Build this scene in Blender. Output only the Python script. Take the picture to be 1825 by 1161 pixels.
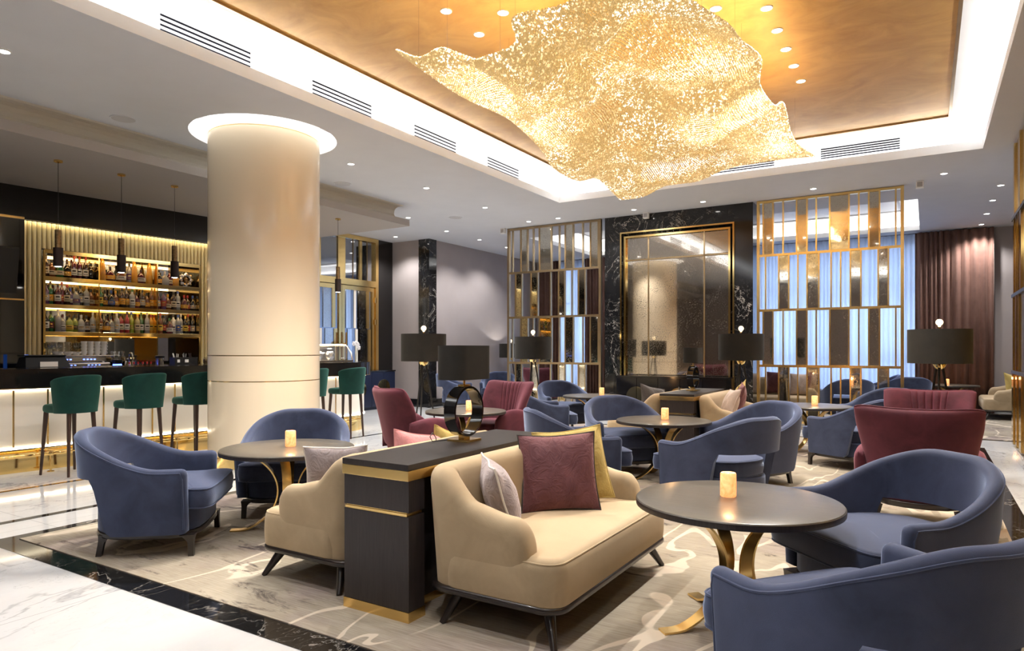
import bpy, bmesh, math, random
from mathutils import Vector, Matrix
random.seed(7)
PI = math.pi
S = bpy.context.scene
COL = S.collection
for o in list(bpy.data.objects):
    bpy.data.objects.remove(o, do_unlink=True)

# ------------------------------------------------------------------ camera, world, exposure
cam_d = bpy.data.cameras.new('camera')
cam = bpy.data.objects.new('camera', cam_d); COL.objects.link(cam)
YAW = math.radians(31.64)
cam.location = (0, 0, 1.33)
cam.rotation_euler = (PI/2, 0, YAW)
cam_d.sensor_width = 36; cam_d.lens = 36*1200/1825
cam_d.shift_y = 42.5/1825; cam_d.clip_start = .05
S.camera = cam
S.view_settings.view_transform = 'Standard'; S.view_settings.look = 'None'
S.view_settings.gamma = 1; S.view_settings.use_curve_mapping = False
S.view_settings.exposure = 0.72

W = bpy.data.worlds.new('dusk'); S.world = W; W.use_nodes = True
wn = W.node_tree.nodes; wn['Background'].inputs[0].default_value = (.50, .68, 1.0, 1)
wn['Background'].inputs[1].default_value = 3.8

COVE_E, PILLAR_E, FARCOVE_E, BARLED_E, SPOT_W = 11, 8, 9, 6, 62

# ------------------------------------------------------------------ materials
M = {}
def nodes_of(name):
    m = bpy.data.materials.new(name); m.use_nodes = True
    nt = m.node_tree; return m, nt, nt.nodes['Principled BSDF']
def coords(nt, scale=(1, 1, 1), kind='Object', rot=(0, 0, 0)):
    tc = nt.nodes.new('ShaderNodeTexCoord'); mp = nt.nodes.new('ShaderNodeMapping')
    mp.inputs['Scale'].default_value = scale; mp.inputs['Rotation'].default_value = rot
    nt.links.new(tc.outputs[kind], mp.inputs[0]); return mp.outputs[0]
def noise(nt, vec, scale, detail=4, rough=.5, dist=0):
    n = nt.nodes.new('ShaderNodeTexNoise'); n.inputs['Scale'].default_value = scale
    n.inputs['Detail'].default_value = detail; n.inputs['Roughness'].default_value = rough
    n.inputs['Distortion'].default_value = dist
    if vec is not None: nt.links.new(vec, n.inputs['Vector'])
    return n.outputs[0]
def ramp(nt, fac, stops, interp='LINEAR'):
    r = nt.nodes.new('ShaderNodeValToRGB'); r.color_ramp.interpolation = interp
    e = r.color_ramp.elements
    while len(e) < len(stops): e.new(.5)
    for i, (p, c) in enumerate(stops):
        e[i].position = p; e[i].color = (*c, 1) if len(c) == 3 else c
    nt.links.new(fac, r.inputs[0]); return r.outputs[0]
def mix(nt, fac, a, b, mode='MIX'):
    x = nt.nodes.new('ShaderNodeMix'); x.data_type = 'RGBA'; x.blend_type = mode
    for sock, v in ((x.inputs[0], fac), (x.inputs[6], a), (x.inputs[7], b)):
        if isinstance(v, (int, float)): sock.default_value = v
        elif isinstance(v, tuple): sock.default_value = (*v, 1) if len(v) == 3 else v
        else: nt.links.new(v, sock)
    return x.outputs[2]
def mth(nt, op, a, b=None):
    x = nt.nodes.new('ShaderNodeMath'); x.operation = op
    for i, v in enumerate((a, b)):
        if v is None: continue
        if isinstance(v, (int, float)): x.inputs[i].default_value = v
        else: nt.links.new(v, x.inputs[i])
    return x.outputs[0]
def bump(nt, bs, h, strength=.2, dist=.01):
    b = nt.nodes.new('ShaderNodeBump'); b.inputs['Strength'].default_value = strength
    b.inputs['Distance'].default_value = dist; nt.links.new(h, b.inputs['Height'])
    nt.links.new(b.outputs[0], bs.inputs['Normal'])
def plain(name, c, rough=.5, metal=0, spec=.5, var=.0, vs=3, emis=None, es=0, coat=0):
    m, nt, b = nodes_of(name)
    b.inputs['Base Color'].default_value = (*c, 1); b.inputs['Roughness'].default_value = rough
    b.inputs['Metallic'].default_value = metal; b.inputs['Specular IOR Level'].default_value = spec
    b.inputs['Coat Weight'].default_value = coat; b.inputs['Coat Roughness'].default_value = .05
    if var:
        n = noise(nt, coords(nt), vs, 5)
        c2 = tuple(max(0, x*(1-var)) for x in c); c3 = tuple(min(1, x*(1+var)) for x in c)
        nt.links.new(ramp(nt, n, [(.3, c2), (.7, c3)]), b.inputs['Base Color'])
    if emis: b.inputs['Emission Color'].default_value = (*emis, 1); b.inputs['Emission Strength'].default_value = es
    M[name] = m; return m
def velvet(name, dark, light, sheen=(1, 1, 1), sw=.5):
    m, nt, b = nodes_of(name)
    v = coords(nt); n = noise(nt, v, 5, 6, .6, .6)
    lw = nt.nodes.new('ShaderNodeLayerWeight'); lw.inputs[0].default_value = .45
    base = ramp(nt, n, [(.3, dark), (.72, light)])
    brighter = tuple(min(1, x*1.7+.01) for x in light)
    nt.links.new(mix(nt, lw.outputs['Facing'], base, brighter), b.inputs['Base Color'])  # sheen painted into the colour: base brightens at grazing angles
    b.inputs['Roughness'].default_value = .75; b.inputs['Specular IOR Level'].default_value = .25
    b.inputs['Sheen Weight'].default_value = sw; b.inputs['Sheen Roughness'].default_value = .35
    b.inputs['Sheen Tint'].default_value = (*sheen, 1)
    f = noise(nt, v, 350, 2); bump(nt, b, f, .25, .002)
    M[name] = m
plain('white_plaster', (.80, .80, .80), .7, var=.02)
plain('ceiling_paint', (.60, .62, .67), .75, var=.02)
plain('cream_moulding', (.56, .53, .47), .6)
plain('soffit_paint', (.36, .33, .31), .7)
plain('taupe_wall', (.34, .30, .295), .8, var=.04, vs=2)
plain('cream_lacquer', (.80, .69, .52), .22, coat=.3)
plain('cream_panel', (.84, .80, .72), .35)
plain('dark_lamp', (.028, .028, .028), .85, var=.2, vs=200)
plain('black_metal', (.012, .012, .013), .35)
plain('black_gloss', (.006, .006, .007), .05, coat=1)
plain('black_lacquer', (.010, .009, .009), .12, var=.3)
plain('navy_lacquer', (.010, .014, .035), .3)
plain('brass', (.80, .56, .22), .22, 1, var=.06, vs=4)
plain('bronze', (.42, .31, .18), .32, 1, var=.1)
plain('polished_brass', (.90, .66, .27), .09, 1, var=.05)
plain('flute_brass', (.86, .74, .42), .3, .4)
plain('antique_brass', (.30, .20, .10), .4, 1, var=.3, vs=40)
plain('dark_bronze', (.035, .022, .02), .5, .4)
plain('espresso_leg', (.018, .012, .011), .3, coat=.3)
plain('walnut_leg', (.045, .022, .016), .4)
plain('white_porcelain', (.85, .83, .80), .2)
plain('steel', (.6, .6, .62), .2, 1)
plain('grey_plastic', (.012, .012, .014), .6, spec=.15)
plain('paper', (.75, .72, .68), .8)
plain('screen_black', (.006, .008, .01), .4)
plain('slot_dark', (.006, .006, .01), .8, spec=.1)
plain('leaf_green', (.03, .12, .02), .5, var=.3, vs=30)
plain('orchid_white', (.85, .82, .82), .5)
plain('speaker_grille', (.42, .41, .42), .8)
plain('grey_joint', (.42, .40, .38), .6)
plain('led_white', (1, 1, 1), .5, emis=(.96, .98, 1), es=COVE_E)
plain('led_pillar', (1, 1, 1), .5, emis=(1, .97, .92), es=PILLAR_E)
plain('led_far', (1, 1, 1), .5, emis=(1, .98, .96), es=FARCOVE_E)
plain('led_bar', (1, 1, 1), .5, emis=(1, .86, .62), es=BARLED_E)
plain('led_shelf', (1, 1, 1), .5, emis=(1, .74, .42), es=5)
plain('led_flute', (1, 1, 1), .5, emis=(1, .84, .55), es=26)
plain('lamp_disc', (1, 1, 1), .5, emis=(1, .95, .88), es=12)
plain('bulb_glow', (1, .9, .7), .3, emis=(1, .74, .42), es=1.6)
plain('blue_light', (.1, .2, 1), .4, emis=(.12, .2, 1), es=3)
plain('blue_screen', (.1, .3, .8), .4, emis=(.04, .18, .8), es=.8)
plain('red_cap', (.45, .02, .02), .4)
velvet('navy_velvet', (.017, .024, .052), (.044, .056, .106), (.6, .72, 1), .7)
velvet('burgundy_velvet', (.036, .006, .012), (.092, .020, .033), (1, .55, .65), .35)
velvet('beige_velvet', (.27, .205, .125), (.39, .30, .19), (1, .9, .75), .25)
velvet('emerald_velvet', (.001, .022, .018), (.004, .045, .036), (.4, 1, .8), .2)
velvet('mauve_velvet', (.075, .028, .034), (.17, .068, .075), (1, .7, .7), .4)
velvet('olive_velvet', (.24, .17, .045), (.50, .38, .13), (1, .9, .5), .4)
velvet('silver_velvet', (.20, .165, .17), (.36, .31, .31), (1, .95, 1), .5)
velvet('pink_velvet', (.45, .18, .18), (.60, .27, .27), (1, .8, .8), .4)
velvet('charcoal_velvet', (.03, .025, .025), (.07, .06, .055), (1, 1, 1), .3)
velvet('taupe_velvet', (.30, .22, .18), (.50, .40, .34), (1, 1, 1), .4)
velvet('shade_linen', (.012, .011, .010), (.022, .020, .017), (1, 1, .9), .03)

def creased(name, src):
    m = M[src].copy(); m.name = name; nt = m.node_tree; b = nt.nodes['Principled BSDF']
    tc = coords(nt, (1, 1, 1)); w = noise(nt, tc, 9, 3, .55, 2.2); f = mth(nt, 'ABSOLUTE', mth(nt, 'SUBTRACT', w, .5))
    bump(nt, b, f, .55, .03); M[name] = m
for q in ('mauve', 'olive', 'silver', 'pink', 'charcoal', 'taupe'): creased(q+'_cushion', q+'_velvet')
def wood(name, a, b_, rough=.4, scale=(2, 30, 2)):
    m, nt, b = nodes_of(name)
    v = coords(nt, scale); n = noise(nt, v, 3, 8, .65, 1.5)
    nt.links.new(ramp(nt, n, [(.3, a), (.7, b_)]), b.inputs['Base Color'])
    b.inputs['Roughness'].default_value = rough; bump(nt, b, n, .08, .004); M[name] = m
wood('dark_oak', (.012, .009, .009), (.034, .026, .025), .38, (30, 2, 1.5))
wood('dark_oak_side', (.016, .012, .013), (.038, .030, .031), .45, (30, 30, 1.2))
wood('table_top', (.080, .072, .060), (.125, .113, .095), .28, (3, 20, 3))
wood('counter_stone', (.006, .006, .007), (.016, .015, .015), .12, (3, 3, 3))

def marble(name, base, vein, scale, width, rough, tile=None, base2=None):
    m, nt, b = nodes_of(name)
    v = coords(nt, (1, .55, 1), rot=(0, 0, .6))
    d = noise(nt, v, scale*.9, 6, .6, 1.2)
    w = mth(nt, 'ABSOLUTE', mth(nt, 'SUBTRACT', d, .5))
    d2 = noise(nt, v, scale*2.7, 5, .6, 2.)
    w2 = mth(nt, 'ABSOLUTE', mth(nt, 'SUBTRACT', d2, .53))
    msk = noise(nt, v, scale*.55, 3)
    f1 = ramp(nt, w, [(0, (1, 1, 1)), (width, (0, 0, 0))])
    f2 = ramp(nt, w2, [(0, (.6, .6, .6)), (width*.6, (0, 0, 0))])
    f = mth(nt, 'MULTIPLY', mth(nt, 'MAXIMUM', f1, f2), ramp(nt, msk, [(.42, (0, 0, 0)), (.62, (1, 1, 1))]))
    cl = ramp(nt, noise(nt, v, scale*1.3, 7, .7, .8), [(.3, base2 or base), (.7, base)])
    c = mix(nt, f, cl, vein)
    if tile:
        bt = nt.nodes.new('ShaderNodeTexBrick'); nt.links.new(coords(nt), bt.inputs[0])
        bt.offset = .0; bt.inputs['Scale'].default_value = 1; bt.inputs['Mortar Size'].default_value = .0022
        bt.inputs['Brick Width'].default_value = tile[0]; bt.inputs['Row Height'].default_value = tile[1]
        bt.inputs['Color1'].default_value = bt.inputs['Color2'].default_value = (0, 0, 0, 1)
        bt.inputs['Mortar'].default_value = (1, 1, 1, 1)
        c = mix(nt, mth(nt, 'MULTIPLY', bt.outputs[0], .75), c, (.25, .25, .26))
    nt.links.new(c, b.inputs['Base Color']); b.inputs['Roughness'].default_value = rough
    b.inputs['Specular IOR Level'].default_value = .6
    M[name] = m
marble('white_marble', (.74, .74, .745), (.30, .30, .32), .9, .012, .06, (1.9, 1.25), (.64, .65, .665))
marble('black_marble', (.007, .007, .008), (.45, .42, .38), 1.6, .006, .07, None, (.013, .013, .014))

# carpet: mauve-beige ground, wandering cream lines, dark ink blotches
m, nt, b = nodes_of('carpet_wool')
v = coords(nt, (1, 1, 1)); vs_ = coords(nt, (1.0, .5, 1), rot=(0, 0, 1.0))
g = ramp(nt, noise(nt, v, .75, 5, .6, .6), [(.36, (.36, .305, .285)), (.52, (.40, .36, .29)), (.68, (.50, .455, .37))])
streak = noise(nt, coords(nt, (1, 22, 1), rot=(0, 0, .35)), 5, 4, .7)
g = mix(nt, .5, g, ramp(nt, streak, [(.3, (.17, .14, .13)), (.7, (.44, .39, .33))]), 'SOFT_LIGHT')
g = mix(nt, mth(nt, 'MULTIPLY', ramp(nt, streak, [(.4, (0, 0, 0)), (.7, (1, 1, 1))]), .25), g, (.66, .60, .53))
ln = mth(nt, 'ABSOLUTE', mth(nt, 'SUBTRACT', noise(nt, vs_, 1.25, 2.4, .5, 1.0), .5))
lm = ramp(nt, ln, [(.0, (1, 1, 1)), (.012, (1, 1, 1)), (.016, (0, 0, 0))])
lmask = ramp(nt, noise(nt, v, .9, 2), [(.36, (0, 0, 0)), (.40, (1, 1, 1))])
g = mix(nt, mth(nt, 'MULTIPLY', lm, lmask), g, (.66, .57, .46))
bl = noise(nt, coords(nt, (1, 2.6, 1), rot=(0, 0, .5)), 2.1, 7, .72, .5)
bm_ = noise(nt, v, .55, 2)
bf = mth(nt, 'MULTIPLY', ramp(nt, bl, [(.555, (0, 0, 0)), (.64, (1, 1, 1))]), ramp(nt, bm_, [(.42, (0, 0, 0)), (.50, (1, 1, 1))]))
g = mix(nt, mth(nt, 'MULTIPLY', bf, .85), g, (.055, .042, .048))
nt.links.new(g, b.inputs['Base Color']); b.inputs['Roughness'].default_value = .95
b.inputs['Specular IOR Level'].default_value = .1
bump(nt, b, noise(nt, coords(nt, (1, 8, 1)), 160, 2), .5, .004); M['carpet_wool'] = m

# gold leaf ceiling
m, nt, b = nodes_of('gold_leaf')
v = coords(nt, (1, 1.4, 1)); n = noise(nt, v, 1.8, 8, .62, 1.2)
nt.links.new(ramp(nt, n, [(.3, (.48, .255, .06)), (.7, (.66, .39, .115))]), b.inputs['Base Color'])
b.inputs['Metallic'].default_value = .35; b.inputs['Roughness'].default_value = .42
bump(nt, b, n, .15, .01); M['gold_leaf'] = m

# antique mirror glass
def mirror(name, tint, rough, spots):
    m, nt, b = nodes_of(name)
    v = coords(nt); n = noise(nt, v, 55, 8, .75, .3); n2 = noise(nt, v, 3, 5, .6)
    f = mth(nt, 'MULTIPLY', ramp(nt, n, [(.5, (0, 0, 0)), (.64, (1, 1, 1))]), ramp(nt, n2, [(.35, (.2, .2, .2)), (.65, (1, 1, 1))]))
    nt.links.new(mix(nt, mth(nt, 'MULTIPLY', f, spots), tint, tuple(x*.35 for x in tint)), b.inputs['Base Color'])
    b.inputs['Metallic'].default_value = 1
    nt.links.new(ramp(nt, mth(nt, 'MULTIPLY', f, spots), [(0, (rough,)*3), (1, (.5, .5, .5))]), b.inputs['Roughness'])
    M[name] = m
mirror('antique_mirror', (.60, .57, .50), .03, .8)
mirror('big_mirror', (.52, .48, .43), .03, 1.0)
mirror('clear_mirror', (.78, .78, .75), .01, .1)
mirror('bronze_mirror', (.62, .40, .13), .12, .5)

# chandelier crystal: soft glow and white sparkle painted in as emission
m, nt, b = nodes_of('crystal')
b.inputs['Base Color'].default_value = (.62, .50, .29, 1); b.inputs['Metallic'].default_value = .3
vz = nt.nodes.new('ShaderNodeTexVoronoi'); vz.inputs['Scale'].default_value = 75; nt.links.new(coords(nt), vz.inputs[0])
sp = nt.nodes.new('ShaderNodeSeparateColor'); nt.links.new(vz.outputs['Color'], sp.inputs[0])
big = ramp(nt, noise(nt, coords(nt), 3.2, 4, .6), [(.45, (0, 0, 0)), (.62, (1, 1, 1))])
fl = mth(nt, 'MULTIPLY', ramp(nt, sp.outputs[0], [(.80, (0, 0, 0)), (.86, (1, 1, 1))]), mth(nt, 'ADD', mth(nt, 'MULTIPLY', big, .8), .2))
nt.links.new(mix(nt, fl, (1, .66, .24), (1, .93, .80)), b.inputs['Emission Color'])
nt.links.new(mth(nt, 'ADD', mth(nt, 'MULTIPLY', fl, 1.6), .19), b.inputs['Emission Strength'])
b.inputs['Roughness'].default_value = .28

M['crystal'] = m

def glass(name, c, alpha, rough=.03):
    m, nt, b = nodes_of(name)
    nt.nodes.remove(b); out = nt.nodes['Material Output']
    t = nt.nodes.new('ShaderNodeBsdfTransparent'); t.inputs[0].default_value = (*c, 1)
    gl = nt.nodes.new('ShaderNodeBsdfGlossy'); gl.inputs['Roughness'].default_value = rough
    mx = nt.nodes.new('ShaderNodeMixShader'); mx.inputs[0].default_value = alpha
    nt.links.new(t.outputs[0], mx.inputs[1]); nt.links.new(gl.outputs[0], mx.inputs[2]); nt.links.new(mx.outputs[0], out.inputs[0])
    M[name] = m
glass('window_glass', (.95, .97, 1), .06)
glass('clear_glass', (.93, .95, .96), .22)
glass('door_glass', (.25, .34, .48), .42)

# sheer curtain
m, nt, b = nodes_of('sheer_fabric')
nt.nodes.remove(b); out = nt.nodes['Material Output']
tl = nt.nodes.new('ShaderNodeBsdfTranslucent'); tl.inputs[0].default_value = (.80, .82, .88, 1)
df = nt.nodes.new('ShaderNodeBsdfDiffuse'); df.inputs[0].default_value = (.75, .77, .8, 1)
tp = nt.nodes.new('ShaderNodeBsdfTransparent')
m1 = nt.nodes.new('ShaderNodeMixShader'); m1.inputs[0].default_value = .3
m2 = nt.nodes.new('ShaderNodeMixShader'); m2.inputs[0].default_value = .18
nt.links.new(tl.outputs[0], m1.inputs[1]); nt.links.new(df.outputs[0], m1.inputs[2])
nt.links.new(m1.outputs[0], m2.inputs[1]); nt.links.new(tp.outputs[0], m2.inputs[2]); nt.links.new(m2.outputs[0], out.inputs[0])
M['sheer_fabric'] = m
velvet('brown_drape', (.085, .042, .032), (.15, .080, .062), (1, .8, .7), .3)

# LED candle: warm onyx glass lit from inside
m, nt, b = nodes_of('onyx_glow')
v = coords(nt, (1, 1, 1)); n = noise(nt, v, 22, 5, .6, 1.5)
nt.links.new(ramp(nt, n, [(.3, (.80, .38, .14)), (.7, (.9, .60, .34))]), b.inputs['Base Color'])
nt.links.new(ramp(nt, n, [(.3, (1, .27, .06)), (.75, (1, .52, .22))]), b.inputs['Emission Color'])
b.inputs['Emission Strength'].default_value = .75; M['onyx_glow'] = m

# ------------------------------------------------------------------ mesh helpers
def fin(bm, name, mat, parent=None, smooth=True, ang=38):
    bmesh.ops.recalc_face_normals(bm, faces=bm.faces[:])
    me = bpy.data.meshes.new(name); bm.to_mesh(me); bm.free()
    if smooth:
        me.polygons.foreach_set('use_smooth', [True]*len(me.polygons)); me.set_sharp_from_angle(angle=math.radians(ang))
    o = bpy.data.objects.new(name, me); COL.objects.link(o)
    if isinstance(mat, (list, tuple)):
        for x in mat: me.materials.append(M[x])
    else: me.materials.append(M[mat])
    if parent: o.parent = parent
    return o
def box(bm, x0, x1, y0, y1, z0, z1, bev=0):
    r = bmesh.ops.create_cube(bm, size=1)
    for v in r['verts']:
        v.co = Vector((x0+(v.co.x+.5)*(x1-x0), y0+(v.co.y+.5)*(y1-y0), z0+(v.co.z+.5)*(z1-z0)))
    if bev:
        es = list({e for v in r['verts'] for e in v.link_edges})
        bmesh.ops.bevel(bm, geom=es, offset=bev, segments=2, affect='EDGES', profile=.6)
def ring(bm, pts): return [bm.verts.new(p) for p in pts]
def bridge(bm, a, b, closed=True):
    n = len(a)
    for i in range(n if closed else n-1):
        j = (i+1) % n
        try: bm.faces.new((a[i], a[j], b[j], b[i]))
        except ValueError: pass
def lathe(bm, prof, n=24, c=(0, 0, 0), sx=1, sy=1):
    rs = []
    for r, z in prof:
        if r < 1e-5: rs.append([bm.verts.new((c[0], c[1], c[2]+z))])
        else: rs.append(ring(bm, [(c[0]+sx*r*math.cos(2*PI*i/n), c[1]+sy*r*math.sin(2*PI*i/n), c[2]+z) for i in range(n)]))
    for a, b_ in zip(rs, rs[1:]):
        if len(a) == 1 and len(b_) == 1: continue
        if len(a) == 1:
            for i in range(n): bm.faces.new((a[0], b_[i], b_[(i+1) % n]))
        elif len(b_) == 1:
            for i in range(n): bm.faces.new((b_[0], a[(i+1) % n], a[i]))
        else: bridge(bm, a, b_)
    if len(rs[0]) > 1: bm.faces.new(rs[0])
    if len(rs[-1]) > 1: bm.faces.new(rs[-1][::-1])
def frames(pts, closed):
    n = len(pts); out = []
    for i in range(n):
        a = pts[(i-1) % n] if (closed or i > 0) else pts[i]
        b_ = pts[(i+1) % n] if (closed or i < n-1) else pts[i]
        t = (b_-a).normalized()
        up = Vector((0, 0, 1)) if abs(t.z) < .9 else Vector((1, 0, 0))
        if out and abs(out[-1][1].dot(t)) < .95: s = out[-1][1]-t*out[-1][1].dot(t)
        else: s = t.cross(up)
        s.normalize(); out.append((t, s, t.cross(s)))
    return out
def tube(bm, pts, r, n=8, closed=False, r1=None):
    pts = [Vector(p) for p in pts]; fr = frames(pts, closed); rs = []
    for k, (p, (t, s, u)) in enumerate(zip(pts, fr)):
        rr = r if r1 is None else r+(r1-r)*k/(len(pts)-1)
        rs.append(ring(bm, [p+s*rr*math.cos(2*PI*i/n)+u*rr*math.sin(2*PI*i/n) for i in range(n)]))
    for a, b_ in zip(rs, rs[1:]): bridge(bm, a, b_)
    if closed: bridge(bm, rs[-1], rs[0])
    else: bm.faces.new(rs[0][::-1]); bm.faces.new(rs[-1])
def chaikin(p, k=2, closed=True):
    for _ in range(k):
        q = []; n = len(p)
        for i in range(n if closed else n-1):
            a, b_ = p[i], p[(i+1) % n]
            q += [tuple(.75*x+.25*y for x, y in zip(a, b_)), tuple(.25*x+.75*y for x, y in zip(a, b_))]
        if not closed: q = [p[0]]+q+[p[-1]]
        p = q
    return p
def inset(out, d):
    n = len(out); area = sum(out[i][0]*out[(i+1) % n][1]-out[(i+1) % n][0]*out[i][1] for i in range(n))
    s = 1 if area > 0 else -1; r = []
    for i in range(n):
        a, b_ = out[i-1], out[(i+1) % n]; tx, ty = b_[0]-a[0], b_[1]-a[1]; l = math.hypot(tx, ty) or 1
        r.append((out[i][0]-s*ty/l*d, out[i][1]+s*tx/l*d))
    return r
def pad(bm, outline, z0, z1, r, puff=0, seg=4, flare=0, cr=None):
    """upholstered pad: rounded outline extruded with soft edges"""
    cr = cr if cr is not None else r
    rs = []
    def rg(ins, z): rs.append(ring(bm, [(x, y, z) for x, y in inset(outline, ins)]))
    for k in range(seg+1): a = PI/2*k/seg; rg(cr*(1-math.sin(a)), z0+cr*(1-math.cos(a)))
    mid = 3
    for k in range(1, mid): rg(-flare*math.sin(PI*k/mid), z0+cr+(z1-r-z0-cr)*k/mid)
    for k in range(seg+1): a = PI/2*k/seg; rg(r*(1-math.cos(a)), z1-r+r*math.sin(a))
    for a, b_ in zip(rs, rs[1:]): bridge(bm, a, b_)
    bm.faces.new(rs[0][::-1])
    base = inset(outline, r); cx = sum(p[0] for p in base)/len(base); cy = sum(p[1] for p in base)/len(base)
    last = rs[-1]
    for s in (.85, .65, .4, .15):
        nr = ring(bm, [(cx+(x-cx)*s, cy+(y-cy)*s, z1+puff*(1-s**2.2)) for x, y in base]); bridge(bm, last, nr); last = nr
    bm.faces.new(last)
def rrect(x0, x1, y0, y1, r, n=5):
    o = []
    for cx, cy, a0 in ((x1-r, y1-r, 0), (x0+r, y1-r, 90), (x0+r, y0+r, 180), (x1-r, y0+r, 270)):
        for k in range(n+1):
            a = math.radians(a0+90*k/n); o.append((cx+r*math.cos(a), cy+r*math.sin(a)))
    q = []; m_ = len(o)                        # subdivide long straight runs
    for i in range(m_):
        a, b_ = o[i], o[(i+1) % m_]; q.append(a); L = math.dist(a, b_); k = int(L/.08)
        for j in range(1, k): q.append((a[0]+(b_[0]-a[0])*j/k, a[1]+(b_[1]-a[1])*j/k))
    return q
def resample(p, n):
    d = [0]
    for a, b_ in zip(p, p[1:]): d.append(d[-1]+math.dist(a, b_))
    out = []; j = 0
    for k in range(n):
        t = d[-1]*k/(n-1)
        while j < len(d)-2 and d[j+1] < t: j += 1
        f = (t-d[j])/max(1e-9, d[j+1]-d[j]); out.append((p[j][0]+(p[j+1][0]-p[j][0])*f, p[j][1]+(p[j+1][1]-p[j][1])*f))
    return out
def sstep(a, b_, x):
    t = min(1, max(0, (x-a)/(b_-a))); return t*t*(3-2*t)
def shell(bm, path, zt, zb, th, lean=0, nz=7, er=4, inlean=0, capf=None, capz=None, cpw=1):
    """upholstered wall following a plan path; outward is to the right of travel. zt, zb are functions of s in 0..1"""
    n = len(path); P_ = [Vector((x, y)) for x, y in path]; rs = []; line = []; capf = capf or th*.5; capz = capz or th*.5
    def section(p, nrm, s, ts=1, dz=0, fwd=Vector((0, 0))):
        T, B = zt(s)-dz, zb(s)+(dz*.6 if capz < .08 else 0); h = th*ts/2; pts = []
        zz = [B+(T-h-B)*k/nz for k in range(nz+1)]
        def at(off, z): 
            o = lean*(z-.2) if off <= th/2 else (lean+inlean)*(z-.2)
            q = p+nrm*(th/2-off+o)+fwd; return (q.x, q.y, z)
        c = th/2
        for z in zz: pts.append(at(c-h, z))
        for k in range(1, 8):
            a = PI*k/8; pts.append(at(c-h*math.cos(a), T-h+h*math.sin(a)))
        for z in zz[::-1]: pts.append(at(c+h, z))
        return pts
    for i in range(n):
        t = (P_[min(n-1, i+1)]-P_[max(0, i-1)]).normalized(); nrm = Vector((t.y, -t.x)); s = i/(n-1)
        if i == 0:
            for k in range(er): a = PI/2*k/er; rs.append(ring(bm, section(P_[i], nrm, s, .12+.88*math.sin(a)**cpw, capz*(1-math.sin(a)), -t*capf*math.cos(a))))
        rs.append(ring(bm, section(P_[i], nrm, s)))
        q = P_[i]+nrm*(th*.42+lean*(zt(s)-.2)); line.append((q.x, q.y, zt(s)-th*.33))
        if i == n-1:
            for k in range(er-1, -1, -1): a = PI/2*k/er; rs.append(ring(bm, section(P_[i], nrm, s, .12+.88*math.sin(a)**cpw, capz*(1-math.sin(a)), t*capf*math.cos(a))))
    for a, b_ in zip(rs, rs[1:]): bridge(bm, a, b_)
    bm.faces.new(rs[0][::-1]); bm.faces.new(rs[-1]); return line
def sheet(bm, f, th, nu=24, nv=16, pw=6):
    """padded sheet around the mid surface f(u,v), u,v in -1..1, thickness th(u,v,side)"""
    def nor(u, v):
        e = .01; return (f(u+e, v)-f(u-e, v)).cross(f(u, v+e)-f(u, v-e)).normalized()
    g = {}
    for i in range(nu+1):
        for j in range(nv+1):
            u = -1+2*i/nu; v = -1+2*j/nv
            u = math.copysign(1-(1-abs(u))**1.35, u); v = math.copysign(1-(1-abs(v))**1.35, v)
            p = f(u, v); edge = max(0, 1-abs(u)**pw)**.5*max(0, 1-abs(v)**pw)**.5
            if edge < 1e-4:
                g[i, j, 0] = g[i, j, 1] = bm.verts.new(p)
            else:
                n_ = nor(u, v)
                for s in (0, 1): g[i, j, s] = bm.verts.new(p+n_*(th(u, v, s)*edge*(1 if s else -1)))
    for i in range(nu):
        for j in range(nv):
            for s in (0, 1):
                q = [g[i, j, s], g[i+1, j, s], g[i+1, j+1, s], g[i, j+1, s]]
                try: bm.faces.new(q if s else q[::-1])
                except ValueError: pass
def leg(bm, top, bot, rt, rb, n=10, sq=False):
    tube(bm, [Vector(top), Vector(bot)], rt*(1.2 if sq else 1), 4 if sq else n, r1=rb*(1.2 if sq else 1))

# ------------------------------------------------------------------ scene-graph helpers
def thing(name, label, cat, loc=(0, 0, 0), rz=0, group=None):
    o = bpy.data.objects.new(name, None); COL.objects.link(o); o.empty_display_size = .1
    o.location = loc; o.rotation_euler = (0, 0, rz); o['label'] = label; o['category'] = cat
    if group: o['group'] = group
    return o
def tag(o, label, cat, group=None):
    o['label'] = label; o['category'] = cat
    if group: o['group'] = group
    return o
KIDS = {}
def kids(o):
    return [c for c in bpy.data.objects if c.parent == o]
def dup(root, loc, rz, label, group=None, scale=None):
    r = root.copy(); COL.objects.link(r); r.location = loc; r.rotation_euler = (0, 0, rz); r['label'] = label
    if scale: r.scale = (scale,)*3
    if group: r['group'] = group
    for ch in kids(root):
        c = ch.copy(); COL.objects.link(c); c.parent = r
        for g_ in kids(ch):
            d = g_.copy(); COL.objects.link(d); d.parent = c
    return r
USED = {}
def place(key, maker, loc, rz, label, group=None, scale=None):
    """first use builds the thing, later uses copy it with its parts"""
    if key not in USED:
        o = maker(); USED[key] = o; o.location = loc; o.rotation_euler = (0, 0, rz); o['label'] = label
        if group: o['group'] = group
        if scale: o.scale = (scale,)*3
        return o
    return dup(USED[key], loc, rz, label, group, scale)
def struct(name, bm, mat, parent=None, smooth=False):
    o = fin(bm, name, mat, parent, smooth)
    if not parent: o['kind'] = 'structure'
    return o
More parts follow.
